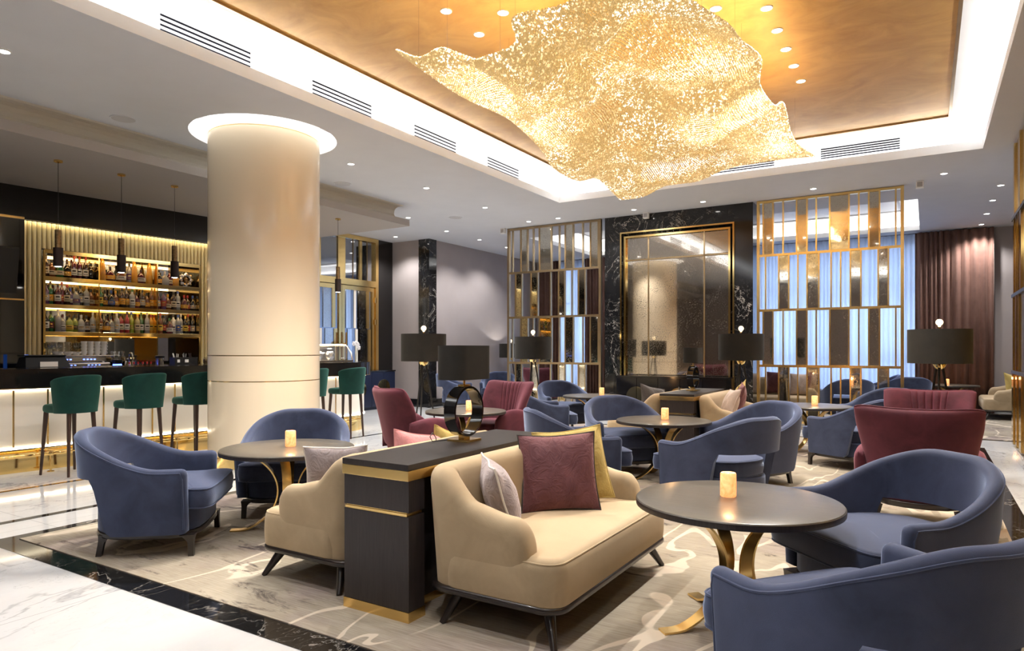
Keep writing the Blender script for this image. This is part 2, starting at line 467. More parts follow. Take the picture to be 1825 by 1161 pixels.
NUM = ['', 'first', 'second', 'third', 'fourth', 'fifth', 'sixth', 'seventh', 'eighth', 'ninth', 'tenth', 'eleventh', 'twelfth', 'thirteenth', 'fourteenth', 'fifteenth', 'sixteenth', 'seventeenth', 'eighteenth', 'nineteenth', 'twentieth', 'twenty-first', 'twenty-second', 'twenty-third', 'twenty-fourth', 'twenty-fifth', 'twenty-sixth', 'twenty-seventh', 'twenty-eighth', 'twenty-ninth', 'thirtieth', 'thirty-first']
def emp_light(kind, loc, energy, color, size=.1, parent=None, spot=None, rot=(0, 0, 0)):
    l = bpy.data.lights.new('light', kind); l.energy = energy; l.color = color
    if kind == 'SPOT': l.spot_size = spot; l.spot_blend = .6; l.shadow_soft_size = size
    elif kind == 'POINT': l.shadow_soft_size = size
    o = bpy.data.objects.new('light_source', l); COL.objects.link(o); o.location = loc; o.rotation_euler = rot
    if parent: o.parent = parent
    return o

# bar-aligned frame: u runs along the bar away from the camera, n points into the room
BA = math.radians(4.8); B0 = (-8.32, 3.2); BR = -BA
def BP(u, n, z=0): return (B0[0]+u*math.sin(BA)+n*math.cos(BA), B0[1]+u*math.cos(BA)-n*math.sin(BA), z)

# ================================================================== SETTING
H = 3.86
COVE = (-5.4, .6, -3.0, 10.32); PC = (-6.73, 5.30); PR = .628; RR_ = .83
# floor
bm = bmesh.new(); box(bm, -12.5, 6, -4.3, 17.5, -.1, 0); struct('floor', bm, 'white_marble')
# dark marble strips let into the floor, and the carpet borders
def slab(name, x0, x1, y0, y1, mat, z=.002):
    bm = bmesh.new(); box(bm, x0, x1, y0, y1, -.02, z); return struct(name, bm, mat)
slab('trim_1', -6.05, -5.97, -4, 11.5, 'black_marble'); slab('trim_2', -7.36, -7.30, -4, 11.5, 'black_marble')
bm = bmesh.new()
box(bm, -5.52, .66, 2.04, 2.2, -.02, .003); box(bm, -5.52, -5.4, 2.2, 10.9, -.02, .003)
box(bm, .5, .66, 2.2, 10.9, -.02, .003); box(bm, -5.52, .66, 10.9, 11.05, -.02, .003)
struct('trim_3', bm, 'black_marble')
bm = bmesh.new(); box(bm, -9.7, 5, 12.0, 12.08, -.02, .003); struct('trim_4', bm, 'black_marble')
bm = bmesh.new(); box(bm, -5.4, .5, 2.2, 10.9, -.02, .008)
tag(fin(bm, 'carpet', 'carpet_wool', None, False), 'large beige carpet with wandering cream lines and dark blotches under the lounge furniture', 'carpet')
bm = bmesh.new(); box(bm, -9.4, -5.3, 12.08, 17.0, -.02, .008); box(bm, -5.3, -2.53, 12.36, 17.0, -.02, .008); box(bm, -2.53, 4.9, 12.08, 17.0, -.02, .008)
tag(fin(bm, 'carpet', 'carpet_wool', None, False), 'patterned grey beige carpet in the back room beyond the metal screens', 'carpet')

# main ceiling with openings for the cove, the column ring and the far cove
holes = [COVE, (-7.7, -.13, 13.23, 16.65), (PC[0]-.95, PC[0]+.95, PC[1]-.95, PC[1]+.95)]
ys = sorted({-4.3, 17.5, *[h[2] for h in holes], *[h[3] for h in holes]})
bm = bmesh.new()
for y0, y1 in zip(ys, ys[1:]):
    cut = sorted((h[0], h[1]) for h in holes if h[2] <= y0+1e-6 and h[3] >= y1-1e-6); x = -12.5
    for a, b_ in cut+[(6, 6)]:
        if a > x: bm.faces.new(ring(bm, [(x, y0, H), (a, y0, H), (a, y1, H), (x, y1, H)]))
        x = b_
n = 64; inner = []; outer = []
for i in range(n):
    a = 2*PI*i/n; c, s_ = math.cos(a), math.sin(a); k = .95/max(abs(c), abs(s_))
    inner.append((PC[0]+RR_*c, PC[1]+RR_*s_, H)); outer.append((PC[0]+k*c, PC[1]+k*s_, H))
bridge(bm, ring(bm, inner), ring(bm, outer))
struct('ceiling', bm, 'ceiling_paint')
# ring recess around the column
bm = bmesh.new(); bridge(bm, ring(bm, inner), ring(bm, [(x, y, H+.20) for x, y, z in inner]))
top = ring(bm, [(x, y, H+.20) for x, y, z in inner]); bm.faces.new(top)
struct('trim_5', bm, 'white_plaster', smooth=True)
bm = bmesh.new(); rr = []
for r_, z_ in ((RR_-.01, H+.165), (RR_-.05, H+.185)): rr.append(ring(bm, [(PC[0]+r_*math.cos(2*PI*i/n), PC[1]+r_*math.sin(2*PI*i/n), z_) for i in range(n)]))
bridge(bm, rr[0], rr[1]); tag(fin(bm, 'led_strip', 'led_pillar'), 'glowing ring of light hidden in the ceiling recess around the column', 'light')

# main cove: lip, trough, riser, upper ceiling ring, gold panel
def loop_rect(x0, x1, y0, y1, z): return [(x0, y0, z), (x1, y0, z), (x1, y1, z), (x0, y1, z)]
def off(r, d): return (r[0]+d, r[1]-d, r[2]+d, r[3]-d)
bm = bmesh.new()
prof = [(0, H), (0, H+.115), (-.02, H+.115), (-.02, H+.06), (-.13, H+.06), (-.13, 4.22), (.36, 4.22)]
rs = [ring(bm, loop_rect(*off(COVE, d), z)) for d, z in prof]
for a, b_ in zip(rs, rs[1:]): bridge(bm, a, b_)
struct('trim_6', bm, 'white_plaster')
G = off(COVE, .355)
bm = bmesh.new(); bm.faces.new(ring(bm, loop_rect(*G, 4.235))); struct('ceiling_gold', bm, 'gold_leaf')
bm = bmesh.new(); pr = [(0, 4.215), (.03, 4.215), (.03, 4.24), (0, 4.24)]
rs = [ring(bm, loop_rect(*off(G, d-.012), z)) for d, z in pr]
for i in range(4): bridge(bm, rs[i], rs[(i+1) % 4])
struct('trim_7', bm, 'bronze')
bm = bmesh.new(); L = off(COVE, -.03); L2 = off(COVE, -.11)
rs = [ring(bm, loop_rect(*L, H+.075)), ring(bm, loop_rect(*L2, H+.09))]; bridge(bm, rs[0], rs[1])
tag(fin(bm, 'led_strip', 'led_white', None, False), 'bright white light strip hidden behind the lip of the gold ceiling recess', 'light')
# far room cove
FC = (-7.7, -.13, 13.23, 16.65)
bm = bmesh.new()
rs = [ring(bm, loop_rect(*off(FC, d), z)) for d, z in [(0, H), (0, H+.1), (-.02, H+.1), (-.02, H+.06), (-.13, H+.06), (-.13, 4.25), (.30, 4.25), (.30, 4.22), (.33, 4.22), (.33, 4.25)]]
for a, b_ in zip(rs, rs[1:]): bridge(bm, a, b_)
bm.faces.new(rs[-1]); struct('trim_8', bm, 'white_plaster')
bm = bmesh.new(); rs = [ring(bm, loop_rect(*off(FC, -.03), H+.075)), ring(bm, loop_rect(*off(FC, -.11), H+.09))]; bridge(bm, rs[0], rs[1])
tag(fin(bm, 'led_strip', 'led_far', None, False), 'white light strip hidden in the ceiling recess of the back room', 'light')

# soffit over the bar with stepped cornice
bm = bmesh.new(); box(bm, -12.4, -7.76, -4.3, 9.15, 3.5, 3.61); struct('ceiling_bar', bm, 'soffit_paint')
bm = bmesh.new()
prof = [(-7.76, 3.60), (-7.90, 3.615), (-7.93, 3.64), (-7.95, 3.70), (-7.945, 3.76), (-7.93, 3.80), (-7.90, 3.83), (-7.87, 3.84), (-7.85, 3.845), (-7.83, 3.86), (-8.3, 3.86), (-8.3, 3.6)]
def corn(y, dx): return [(x, y+(x+8.3)*dx, z) for x, z in prof]
rs = [ring(bm, corn(-4.3, 0)), ring(bm, [(x, 9.15+(x+7.76)*1.0-.0, z) for x, z in prof]), ring(bm, [(-12.3, 9.15+(x+7.76)*1.0, z) for x, z in prof])]
for a, b_ in zip(rs, rs[1:]): bridge(bm, a, b_)
bm.faces.new(rs[0]); bm.faces.new(rs[-1]); struct('trim_9', bm, 'cream_moulding')

# walls
def wallbox(name, x0, x1, y0, y1, z0=0, z1=4.3, mat='taupe_wall'):
    bm = bmesh.new(); box(bm, x0, x1, y0, y1, z0, z1); return struct(name, bm, mat)
wallbox('wall_left', -11.0, -10.8, 7.2, 9.2); wallbox('wall_left', -11.0, -10.8, 9.9-.25+.0, 9.9-.2, 0, 4.3, 'black_lacquer')
wallbox('wall_left', -11.0, -10.8, 11.58, 12.3, 0, 4.3, 'black_lacquer')
wallbox('wall_left', -11.0, -10.8, 9.15, 11.6, 3.86, 4.3)
wallbox('wall_left', -11.0, -9.7, 12.12, 12.3); wallbox('wall_left', -9.9, -9.7, 12.3, 17.3)
# marble pilaster wrapping the corner
bm = bmesh.new(); box(bm, -9.98, -9.67, 12.09, 12.36, 0, H); struct('wall_pilaster', bm, 'black_marble')
bm = bmesh.new(); box(bm, -10.8, -9.98, 12.10, 12.13, 0, .18); box(bm, -9.7, -9.68, 12.36, 17.1, 0, .18); struct('baseboard_left', bm, 'black_marble')
# far wall with two window openings
def wall_open(name, x0, x1, y, z1, holes, th=.2, mat='taupe_wall'):
    bm = bmesh.new(); xs = x0
    for a, b_, za, zb_ in holes:
        box(bm, xs, a, y, y+th, 0, z1); box(bm, a, b_, y, y+th, 0, za); box(bm, a, b_, y, y+th, zb_, z1); xs = b_
    box(bm, xs, x1, y, y+th, 0, z1); return struct(name, bm, mat)
wall_open('wall_far', -9.9, 6.2, 17.12, 4.3, [(-9.0, -7.9, .15, 3.7), (-5.6, -.15, .15, 3.7)])
wallbox('wall_right', 5.9, 6.1, 10.42, 17.3); wallbox('wall_right', 1.02, 6.1, 10.42, 10.52); wallbox('wall_right', 1.02, 1.2, -4.3, 10.45)
wallbox('wall_near', -12.5, 1.2, -4.5, -4.3, 0, 4.3, 'taupe_wall')
wallbox('wall_left', -12.5, -12.3, -4.5, 8, 0, 4.3, 'black_lacquer'); wallbox('wall_left', -12.5, -10.8, 7.75, 7.9, 0, 4.3, 'black_lacquer')
bm = bmesh.new(); box(bm, 1.17, 5.9, 17.08, 17.12, 0, .12); struct('baseboard_far', bm, 'white_plaster')
bm = bmesh.new(); box(bm, -12.6, 6.3, -4.6, 17.5, 4.3, 4.4); struct('ceiling_slab', bm, 'white_plaster')

def window(name, x0, x1, z0, z1, mull):
    root = bpy.data.objects.new(name, None); COL.objects.link(root); root.location = ((x0+x1)/2, 17.2, 0); root['kind'] = 'structure'
    bm = bmesh.new(); w = (x1-x0)/2
    for a, b_, c, d in ((-w, -w+.06, z0, z1), (w-.06, w, z0, z1), (-w, w, z0, z0+.06), (-w, w, z1-.06, z1), (-w, w, 2.6, 2.66), (-w, w, 1.0, 1.04)): box(bm, a, b_, -.03, .03, c, d)
    for k in range(1, mull): x = -w+2*w*k/mull; box(bm, x-.03, x+.03, -.03, .03, z0, z1)
    fin(bm, 'window_frame', 'grey_plastic', root, False)
    bm = bmesh.new(); box(bm, -w+.01, w-.01, -.006, .006, z0+.01, z1-.01); fin(bm, 'pane', 'window_glass', root, False)
window('window_1', -9.0, -7.9, .15, 3.7, 2); window('window_2', -5.6, -.15, .15, 3.7, 5)
# facade outside seen faintly through the sheers
for k, (x, w_, h_) in enumerate(((-8.5, 4, 9), (-3, 5, 12), (3.5, 4, 8))):
    bm = bmesh.new(); box(bm, x-w_/2, x+w_/2, 24, 30, -1, h_)
    for i in range(int(h_/1.5)):
        for j in range(int(w_)): xx = x-w_/2+.4+j; box(bm, xx, xx+.35, 23.97, 24, .4+i*1.5, 1.4+i*1.5)
    tag(fin(bm, 'office_building', 'speaker_grille', None, False), ['narrow grey building outside behind the left window', 'tall grey building outside behind the wide window', 'low grey building outside beyond the brown curtain'][k], 'building')

def drape(name, x0, x1, y, z0, z1, mat, fold, amp, label, group, seed):
    rnd = random.Random(seed); bm = bmesh.new(); nx = int((x1-x0)/.012); top = []; bot = []
    ph = 0; pts = []
    for i in range(nx+1):
        x = x0+(x1-x0)*i/nx; ph += .012*2*PI/fold*(1+.35*math.sin(x*5.1+seed)+.2*math.sin(x*11)); 
        pts.append((x, amp*(math.sin(ph)+.35*math.sin(ph*.5+1))))
    rings_ = []
    for z in (z0, (z0+z1)/2, z1):
        k = 1.0 if z < z1 else .8
        rings_.append(ring(bm, [(x, y+d*k, z) for x, d in pts]))
    for a, b_ in zip(rings_, rings_[1:]): bridge(bm, a, b_, False)
    o = fin(bm, name, mat, None, True, 60)
    sm = o.modifiers.new('thickness', 'SOLIDIFY'); sm.thickness = .004
    return tag(o, label, 'curtain', group)
drape('curtain', -.22, 1.17, 16.93, .02, 3.84, 'brown_drape', .125, .045, 'floor length brown curtain at the right of the wide window', 'brown curtains on the back wall', 1)
drape('curtain', -9.55, -8.86, 16.93, .02, 3.84, 'brown_drape', .125, .045, 'brown curtain at the left side of the left window', 'brown curtains on the back wall', 2)
drape('curtain', -8.08, -5.75, 16.93, .02, 3.84, 'brown_drape', .125, .045, 'brown curtain between the two windows behind the left screen', 'brown curtains on the back wall', 3)
drape('sheer_curtain', -8.95, -7.98, 17.03, .02, 3.83, 'sheer_fabric', .10, .02, 'pale sheer curtain over the left window, glowing dusk blue', 'sheer curtains', 4)
drape('sheer_curtain', -5.8, -.12, 17.03, .02, 3.83, 'sheer_fabric', .11, .025, 'wide pale sheer curtain over the big window, glowing dusk blue', 'sheer curtains', 5)

# black marble block with the recessed mirror
bm = bmesh.new()
X0, X1, ya, yb = -5.29, -2.54, 12.0, 12.35
box(bm, X0, -4.95, ya, yb, 0, H); box(bm, -2.87, X1, ya, yb, 0, H); box(bm, -4.95, -2.87, ya, yb, 3.52, H); box(bm, -4.95, -2.87, ya+.12, yb, 0, 3.52)
struct('wall_mirror_block', bm, 'black_marble')
mr = thing('wall_mirror', 'tall antiqued wall mirror in double gold frame set in black marble', 'mirror', (-3.91, 12.0, 0))
bm = bmesh.new()
def fr(bm, x0, x1, z0, z1, w, y0, y1):
    box(bm, x0, x0+w, y0, y1, z0, z1); box(bm, x1-w, x1, y0, y1, z0, z1); box(bm, x0+w, x1-w, y0, y1, z1-w, z1)
fr(bm, -1.06, 1.06, .02, 3.55, .028, -.02, .01); fr(bm, -.99, .99, .84, 3.47, .035, 0, .05); fin(bm, 'frame', 'polished_brass', mr, False)
bm = bmesh.new()
for xa, xb in ((-.955, -.53), (-.51, .51), (.53, .955)):
    for za, zb_ in ((.85, 3.0), (3.03, 3.435)): box(bm, xa, xb, .055, .075, za, zb_, .006)
fin(bm, 'mirror_panel', 'big_mirror', mr, False)
bm = bmesh.new(); box(bm, -.955, .955, .075, .085, .85, 3.44); fin(bm, 'backing', 'black_lacquer', mr, False)
bm = bmesh.new()
for x in (-.52, .52): box(bm, x-.012, x+.012, .05, .065, .85, 3.44)
box(bm, -.955, .955, .05, .065, 3.003, 3.027); fin(bm, 'glazing_strip', 'bronze', mr, False)
# sideboard under the mirror
def gold_cabinet(name, label, loc, rz, w, d, h, nd, mat, discs, top='black_lacquer'):
    t = thing(name, label, 'cabinet', loc, rz)
    bm = bmesh.new(); box(bm, -w/2, w/2, -d+.02, 0, .06, h-.03); box(bm, -w/2+.03, w/2-.03, -d+.05, -.02, 0, .06); fin(bm, 'body', mat, t, False)
    bm = bmesh.new(); box(bm, -w/2-.01, w/2+.01, -d-.01, 0, h-.03, h); fin(bm, 'worktop', top, t, False)
    dw = w/nd
    for i in range(nd):
        x0 = -w/2+i*dw; bm = bmesh.new(); box(bm, x0+.004, x0+dw-.004, -d, -d+.02, .07, h-.035, .003)
        dr = fin(bm, 'door', mat, t, False)
        for c in discs:
            cx = -w/2+c*dw
            if abs(cx-x0) < .01 or abs(cx-x0-dw) < .01:
                a0 = -PI/2 if cx < x0+dw/2 else PI/2
                bm = bmesh.new(); pts = [(cx+.19*math.cos(a0+PI*k/20), .47+.19*math.sin(a0+PI*k/20)) for k in range(21)]
                sgn = 1 if cx < x0+dw/2 else -1
                f_ = ring(bm, [(x+sgn*.005, -d-.012, z) for x, z in pts]); bk = ring(bm, [(x+sgn*.005, -d, z) for x, z in pts]); bridge(bm, f_, bk); bm.faces.new(f_); bm.faces.new(bk[::-1])
                hd = fin(bm, 'door_plate', 'polished_brass', dr, False); hd['label'] = 'polished brass half disc'
    return t
gold_cabinet('sideboard', 'black sideboard with round gold door plate under the wall mirror', (-3.86, 11.97, 0), 0, 1.98, .46, .85, 5, 'black_lacquer', (1, 3))
gold_cabinet('low_cabinet', 'dark navy low cabinet with round gold door plates below the glass door', (-10.79, 10.55, 0), -PI/2+PI, 2.26, .46, .86, 6, 'navy_lacquer', (1, 3, 5))

# lattice screens
def lattice(label, x0, x1, y, m1, b1, m2, b2, name='lattice_screen', dz=0, mir='antique_mirror', barm='bronze', group='bronze lattice screens'):
    t = thing(name, label, 'screen', (x0, y, 0), 0, group)
    bm = bmesh.new(); w = x1-x0
    box(bm, 0, .045, -.035, .035, 0, 3.855); box(bm, w-.045, w, -.035, .035, 0, 3.855)
    for z in (.12, 1.05, 1.99, 2.92, 3.83): box(bm, .045, w-.045, -.03, .03, z-.02, z+.02)
    fin(bm, 'frame', barm, t, False)
    zs = [(.14, 1.03), (1.07, 1.97), (2.01, 2.90), (2.94, 3.81)]
    for r in range(4):
        ms, bs = (m1, b1) if r in (1, 3) else (m2, b2); za, zb_ = zs[r]
        bars = set(round(b_-x0, 3) for b_ in bs)
        for a, b_ in ms:
            a -= x0; b_ -= x0; bars |= {round(a, 3), round(b_, 3)}
            bm = bmesh.new(); box(bm, a+.008, b_-.008, -.012, .012, za, zb_, .004); p = fin(bm, 'mirror_panel', mir, t, False); p['label'] = 'antiqued mirror panel'
        for b_ in sorted(bars):
            if .03 < b_ < w-.03:
                bm = bmesh.new(); box(bm, b_-.011, b_+.011, -.028, .028, za, zb_); fin(bm, 'bar', barm, t, False)
    return t
lattice('bronze lattice screen with narrow mirror strips left of the black marble mirror wall', -7.49, -5.36, 12.0,
        [(-7.17, -7.01), (-6.73, -6.45), (-6.14, -5.96), (-5.59, -5.42)], [-7.37, -6.87, -6.27, -5.75],
        [(-7.3, -7.15), (-6.93, -6.77), (-6.29, -6.15), (-5.85, -5.7)], [-6.47, -5.99])
lattice('brass lattice screen with mirror strips in front of the sheer blue window', -2.47, -.30, 12.0,
        [(-2.37, -2.21), (-1.84, -1.68), (-1.34, -1.06), (-.78, -.63)], [-2.05, -1.54, -.92, -.41],
        [(-2.12, -1.96), (-1.68, -1.5), (-1.04, -.89), (-.65, -.51)], [-2.33, -1.82, -1.32, -1.18], barm='brass')
# slatted gold partition on the right, seen almost edge on
t = thing('slatted_partition', 'tall gold slatted wall panel along the right edge of the room', 'partition', (.9, 10.42, 0))
bm = bmesh.new(); box(bm, .01, .12, -14, 0, 0, .13); fin(bm, 'plinth', 'white_marble', t, False)
bm = bmesh.new(); box(bm, .07, .12, -14, 0, .13, H); fin(bm, 'back_panel', 'bronze_mirror', t, False)
zz = [.14, 1.05, 1.99, 2.94, 3.85]
for z in zz[1:4]:
    bm = bmesh.new(); box(bm, -.005, .07, -14, 0, z-.02, z+.02); fin(bm, 'rail', 'dark_bronze', t, False)
rnd = random.Random(3)
for r in range(4):
    y = 0
    while y > -2.6:
        w_ = rnd.choice((.05, .09, .16, .10)); bm = bmesh.new(); box(bm, 0 if w_ < .1 else .02, .07, y-w_+.012, y, zz[r]+.02, zz[r+1]-.02)
        fin(bm, 'slat', 'polished_brass' if w_ < .1 else 'bronze_mirror', t, False); y -= w_
    bm = bmesh.new(); k = 0
    while y > -14: box(bm, 0, .07, y-.03, y, zz[r]+.02, zz[r+1]-.02); y -= .11
    fin(bm, 'slat', 'polished_brass', t, False)['kind'] = 'stuff'

# round column
t = thing('round_column', 'big round cream lacquered column with thin gold rings and gold base', 'column', (*PC, 0))
bm = bmesh.new(); lathe(bm, [(PR, .13), (PR, .965), (PR-.004, .967), (PR-.004, .973), (PR, .975), (PR, 1.255), (PR-.004, 1.257), (PR-.004, 1.263), (PR, 1.265), (PR, 3.82)], 96); fin(bm, 'shaft', 'cream_lacquer', t)
bm = bmesh.new(); lathe(bm, [(PR+.004, 0), (PR+.004, .13)], 96); fin(bm, 'base_band', 'polished_brass', t)
for z in (.97, 1.26, 3.815):
    bm = bmesh.new(); lathe(bm, [(PR-.01, z-.004), (PR+.001, z-.004), (PR+.001, z+.004), (PR-.01, z+.004)], 96); fin(bm, 'gold_ring', 'brass', t)
bm = bmesh.new(); lathe(bm, [(PR, 3.82), (PR, H+.2)], 96); fin(bm, 'neck', 'white_plaster', t)
for a in (216.5, 214.5):
    bm = bmesh.new(); a_ = math.radians(a); r_ = Matrix.Rotation(a_, 4, 'Z'); box(bm, PR-.003, PR+.0015, -.002, .002, .13, 3.81)
    bmesh.ops.transform(bm, matrix=r_, verts=bm.verts); fin(bm, 'seam', 'grey_joint', t, False)

# air grilles on the cove riser
def grille(loc, rz, w, label, nslot):
    t = thing('air_grille', label, 'air vent', loc, rz, 'long slot air vents in the ceiling recess')
    bm = bmesh.new(); box(bm, -w/2, w/2, -.004, .0, 0, .16); fin(bm, 'plate', 'white_plaster', t, False)
    for k in range(nslot):
        z = .018+k*.128/(nslot-1); bm = bmesh.new(); box(bm, -w/2+.008, w/2-.008, -.0065, -.004, z-.007, z+.010); fin(bm, 'slot', 'slot_dark', t, False)
for k, (a, b_) in enumerate(((3.28, 4.19), (4.94, 5.84), (6.6, 7.5), (8.27, 9.17))):
    grille((COVE[0]-.128, (a+b_)/2, 4.02), PI/2, b_-a, 'white slot vent in the left side of the gold ceiling recess, '+NUM[k+1]+' nearest', 4)
for k, (a, b_) in enumerate(((-2.9, -1.9), (-1.29, -.3))):
    grille(((a+b_)/2, COVE[3]+.128, 4.02), 0, b_-a, ['white slot vent in the far side of the ceiling recess, half behind the chandelier', 'white slot vent in the far side of the ceiling recess, right of the chandelier'][k], 5)

# recessed downlights
def downlight():
    t = thing('downlight', '', 'ceiling light')
    bm = bmesh.new(); lathe(bm, [(.042, 0), (.052, 0), (.052, -.006), (.044, -.008), (.042, 0)], 20); fin(bm, 'trim_ring', 'white_plaster', t)
    bm = bmesh.new(); lathe(bm, [(0, -.003), (.042, -.003)], 20); fin(bm, 'diffuser', 'lamp_disc', t)
    return t
DL = [('in the row above the bar aisle', [(-6.66, 2.6), (-6.68, 6.66), (-6.67, 8.27), (-6.7, 9.96), (-6.7, 11.5)]),
      ('from the left in the row before the mirror wall', [(-6.05, 12.41-.9), (-4.51, 11.52), (-3.26, 11.52), (-1.52, 11.5), (.21, 11.49)]),
      ('in the row near the brown curtain', [(.97, 12.77), (.95, 13.99), (.95, 15.32), (.94, 16.57)]),
      ('near the taupe wall corner', [(-8.47, 9.95), (-10.15, 11.49), (-8.74, 11.52), (-8.78, 12.82), (-8.86, 14.13)])]
for row, pts in DL:
    for k, (x, y) in enumerate(pts):
        en = SPOT_W*(.14 if 'curtain' in row else .3 if 'curtain' in row or 'taupe' in row else 1)
        o = place('dl', downlight, (x, y, H), 0, 'small ceiling downlight, '+NUM[k+1]+(' ' if 'from the left' in row else ' nearest ')+row, 'recessed ceiling downlights')
        emp_light('SPOT', (0, 0, -.03), en, (1, .98, .96), .04, o, 2.2)
for k, (x, y) in enumerate([(-3.51, 4.1), (-3.51, 4.62), (-3.51, 5.12), (-3.11, 4.9), (-3.51, 5.58), (-2.71, 5.09)]):
    o = place('dl', downlight, (x, y, 4.235), 0, 'small downlight in the gold ceiling left of the chandelier, '+NUM[k+1]+' nearest', 'downlights in the gold ceiling')
    emp_light('SPOT', (0, 0, -.03), SPOT_W, (1, .88, .7), .04, o, 1.9)
for k, (x, y) in enumerate([(-1.53, 5.79), (-1.16, 6.01), (-1.16, 6.48), (-1.16, 6.93), (-1.16, 7.38), (-1.16, 7.84)]):
    o = place('dl', downlight, (x, y, 4.235), 0, 'small downlight in the gold ceiling right of the chandelier, '+NUM[k+1]+' nearest', 'downlights in the gold ceiling')
    emp_light('SPOT', (0, 0, -.03), SPOT_W, (1, .88, .7), .04, o, 1.9)
for k, (x, y) in enumerate([(-1.16, .8), (-1.16, 1.9), (-1.16, 3.0), (-3.51, .8), (-3.51, 1.9), (-3.51, 3.0)]):  # fill lamps added above the view to brighten the foreground chairs
    o = place('dl', downlight, (x, y, 4.235), 0, 'small added fill downlight in the near part of the gold ceiling, '+NUM[k % 3+1]+' nearest of the '+('right' if x > -2 else 'left')+' row', 'downlights in the gold ceiling')
    emp_light('SPOT', (0, 0, -.03), 10 if x > -2 else 2.5, (1, .97, .94), .04, o, 2.2)
def cspk():
    t = thing('ceiling_speaker', '', 'speaker')
    bm = bmesh.new(); lathe(bm, [(0, -.006), (.118, -.006), (.12, 0)], 32); fin(bm, 'grille', 'speaker_grille', t)
    bm = bmesh.new(); lathe(bm, [(.118, 0), (.132, 0), (.13, -.008), (.118, -.006)], 32); fin(bm, 'rim', 'ceiling_paint', t); return t
for (x, y), l in zip([(-7.5, 4.05), (-7.6, 7.4), (-7.7, 10.43)], ['left of the column, nearest the camera', 'just right of the column', 'farthest, beyond the bar soffit']):
    place('spk', cspk, (x, y, H), 0, 'round grey ceiling speaker '+l, 'round ceiling speakers')
def sens():
    t = thing('sensor_box', '', 'sensor')
    bm = bmesh.new(); box(bm, -.05, .05, -.04, .04, -.11, 0, .006); fin(bm, 'housing', 'white_plaster', t, False)
    bm = bmesh.new(); box(bm, -.035, .035, -.043, -.039, -.09, -.02); fin(bm, 'cover', 'speaker_grille', t, False); return t
for (x, y), l in zip([(-4.42, 11.9), (-.09, 11.83), (-7.55, 11.9)], ['in front of the black mirror wall', 'right of the brass lattice screen', 'at the top left corner of the left lattice screen']):
    place('sens', sens, (x, y, H), 0, 'small white box on the ceiling '+l, 'small ceiling boxes')

# glass door with gold frame in the left wall
dr = bpy.data.objects.new('door_1', None); COL.objects.link(dr); dr.location = (-10.8, 10.47, 0); dr['kind'] = 'structure'
bm = bmesh.new()
for y0, y1, z0, z1 in ((-1.17, -1.07, 0, 3.85), (1.02, 1.11, 0, 3.85), (-1.07, 1.02, 3.76, 3.85), (-1.07, 1.02, 2.74, 2.88)): box(bm, -.12, .06, y0, y1, z0, z1, .004)
fin(bm, 'door_frame', 'brass', dr, False)
for s in (-1, 1):
    bm = bmesh.new(); a, b_ = (0.004, 1.015) if s > 0 else (-1.065, -.004)
    box(bm, -.04, .03, a, a+.08, .02, 2.73); box(bm, -.04, .03, b_-.08, b_, .02, 2.73); box(bm, -.04, .03, a+.08, b_-.08, 2.64, 2.73); box(bm, -.04, .03, a+.08, b_-.08, .02, .3)
    lf = fin(bm, 'door_leaf', 'brass', dr, False)
    bm = bmesh.new(); box(bm, -.012, .0, a+.08, b_-.08, .3, 2.64); fin(bm, 'pane', 'door_glass', lf, False)
    for k, (f0, f1, mt) in enumerate(((.06, .22, 'clear_mirror'), (.34, .42, 'cream_panel'), (.52, .74, 'antique_mirror'), (.80, .9, 'brass'))):
        for z0, z1, sh in ((.3, .95, 0), (.95, 1.78, .1), (1.80, 2.64, 0)):
            y0 = a+.08+(b_-a-.16)*min(.98, f0+sh*.6); y1 = a+.08+(b_-a-.16)*min(1, f1+sh*.6)
            if y1-y0 > .01: bm = bmesh.new(); box(bm, -.02, .012, y0, y1, z0, z1); fin(bm, 'inlay_strip', mt, lf, False)
    bm = bmesh.new(); y = a+.06 if s > 0 else b_-.06
    tube(bm, [(.09, y, .8), (.09, y, 1.7)], .018, 10); tube(bm, [(.02, y, 1.45), (.09, y, 1.45)], .01, 8); tube(bm, [(.02, y, 1.05), (.09, y, 1.05)], .01, 8); fin(bm, 'door_handle', 'brass', lf)
    bm = bmesh.new()
    for z in (1.95, 2.45, .6): yy = b_ if s > 0 else a; box(bm, .03, .06, yy-.03, yy+.03, z-.06, z+.06)
    fin(bm, 'hinge', 'polished_brass', lf, False)
bm = bmesh.new(); box(bm, -.03, -.01, -1.07, 1.02, 2.88, 3.76); fin(bm, 'transom_pane', 'door_glass', dr, False)
for y0, y1, mt in ((-.62, -.58, 'brass'), (-.1, .12, 'brass'), (.55, .63, 'brass'), (-.85, -.83, 'brass'), (.36, .365, 'bronze'), (.8, .805, 'bronze')):
    bm = bmesh.new(); box(bm, -.02, .01, y0, y1, 2.88, 3.76); fin(bm, 'transom_bar', mt, dr, False)
bm = bmesh.new(); box(bm, -.8, -.7, -1.8, 1.6, 0, 4.2); fin(bm, 'vestibule_wall', 'navy_lacquer', dr, False)
wallbox('wall_left', -11.0, -10.8, 9.15, 9.3, 0, 3.86, 'black_lacquer')
wallbox('wall_left', -12.3, -11.0, 12.0, 12.3)

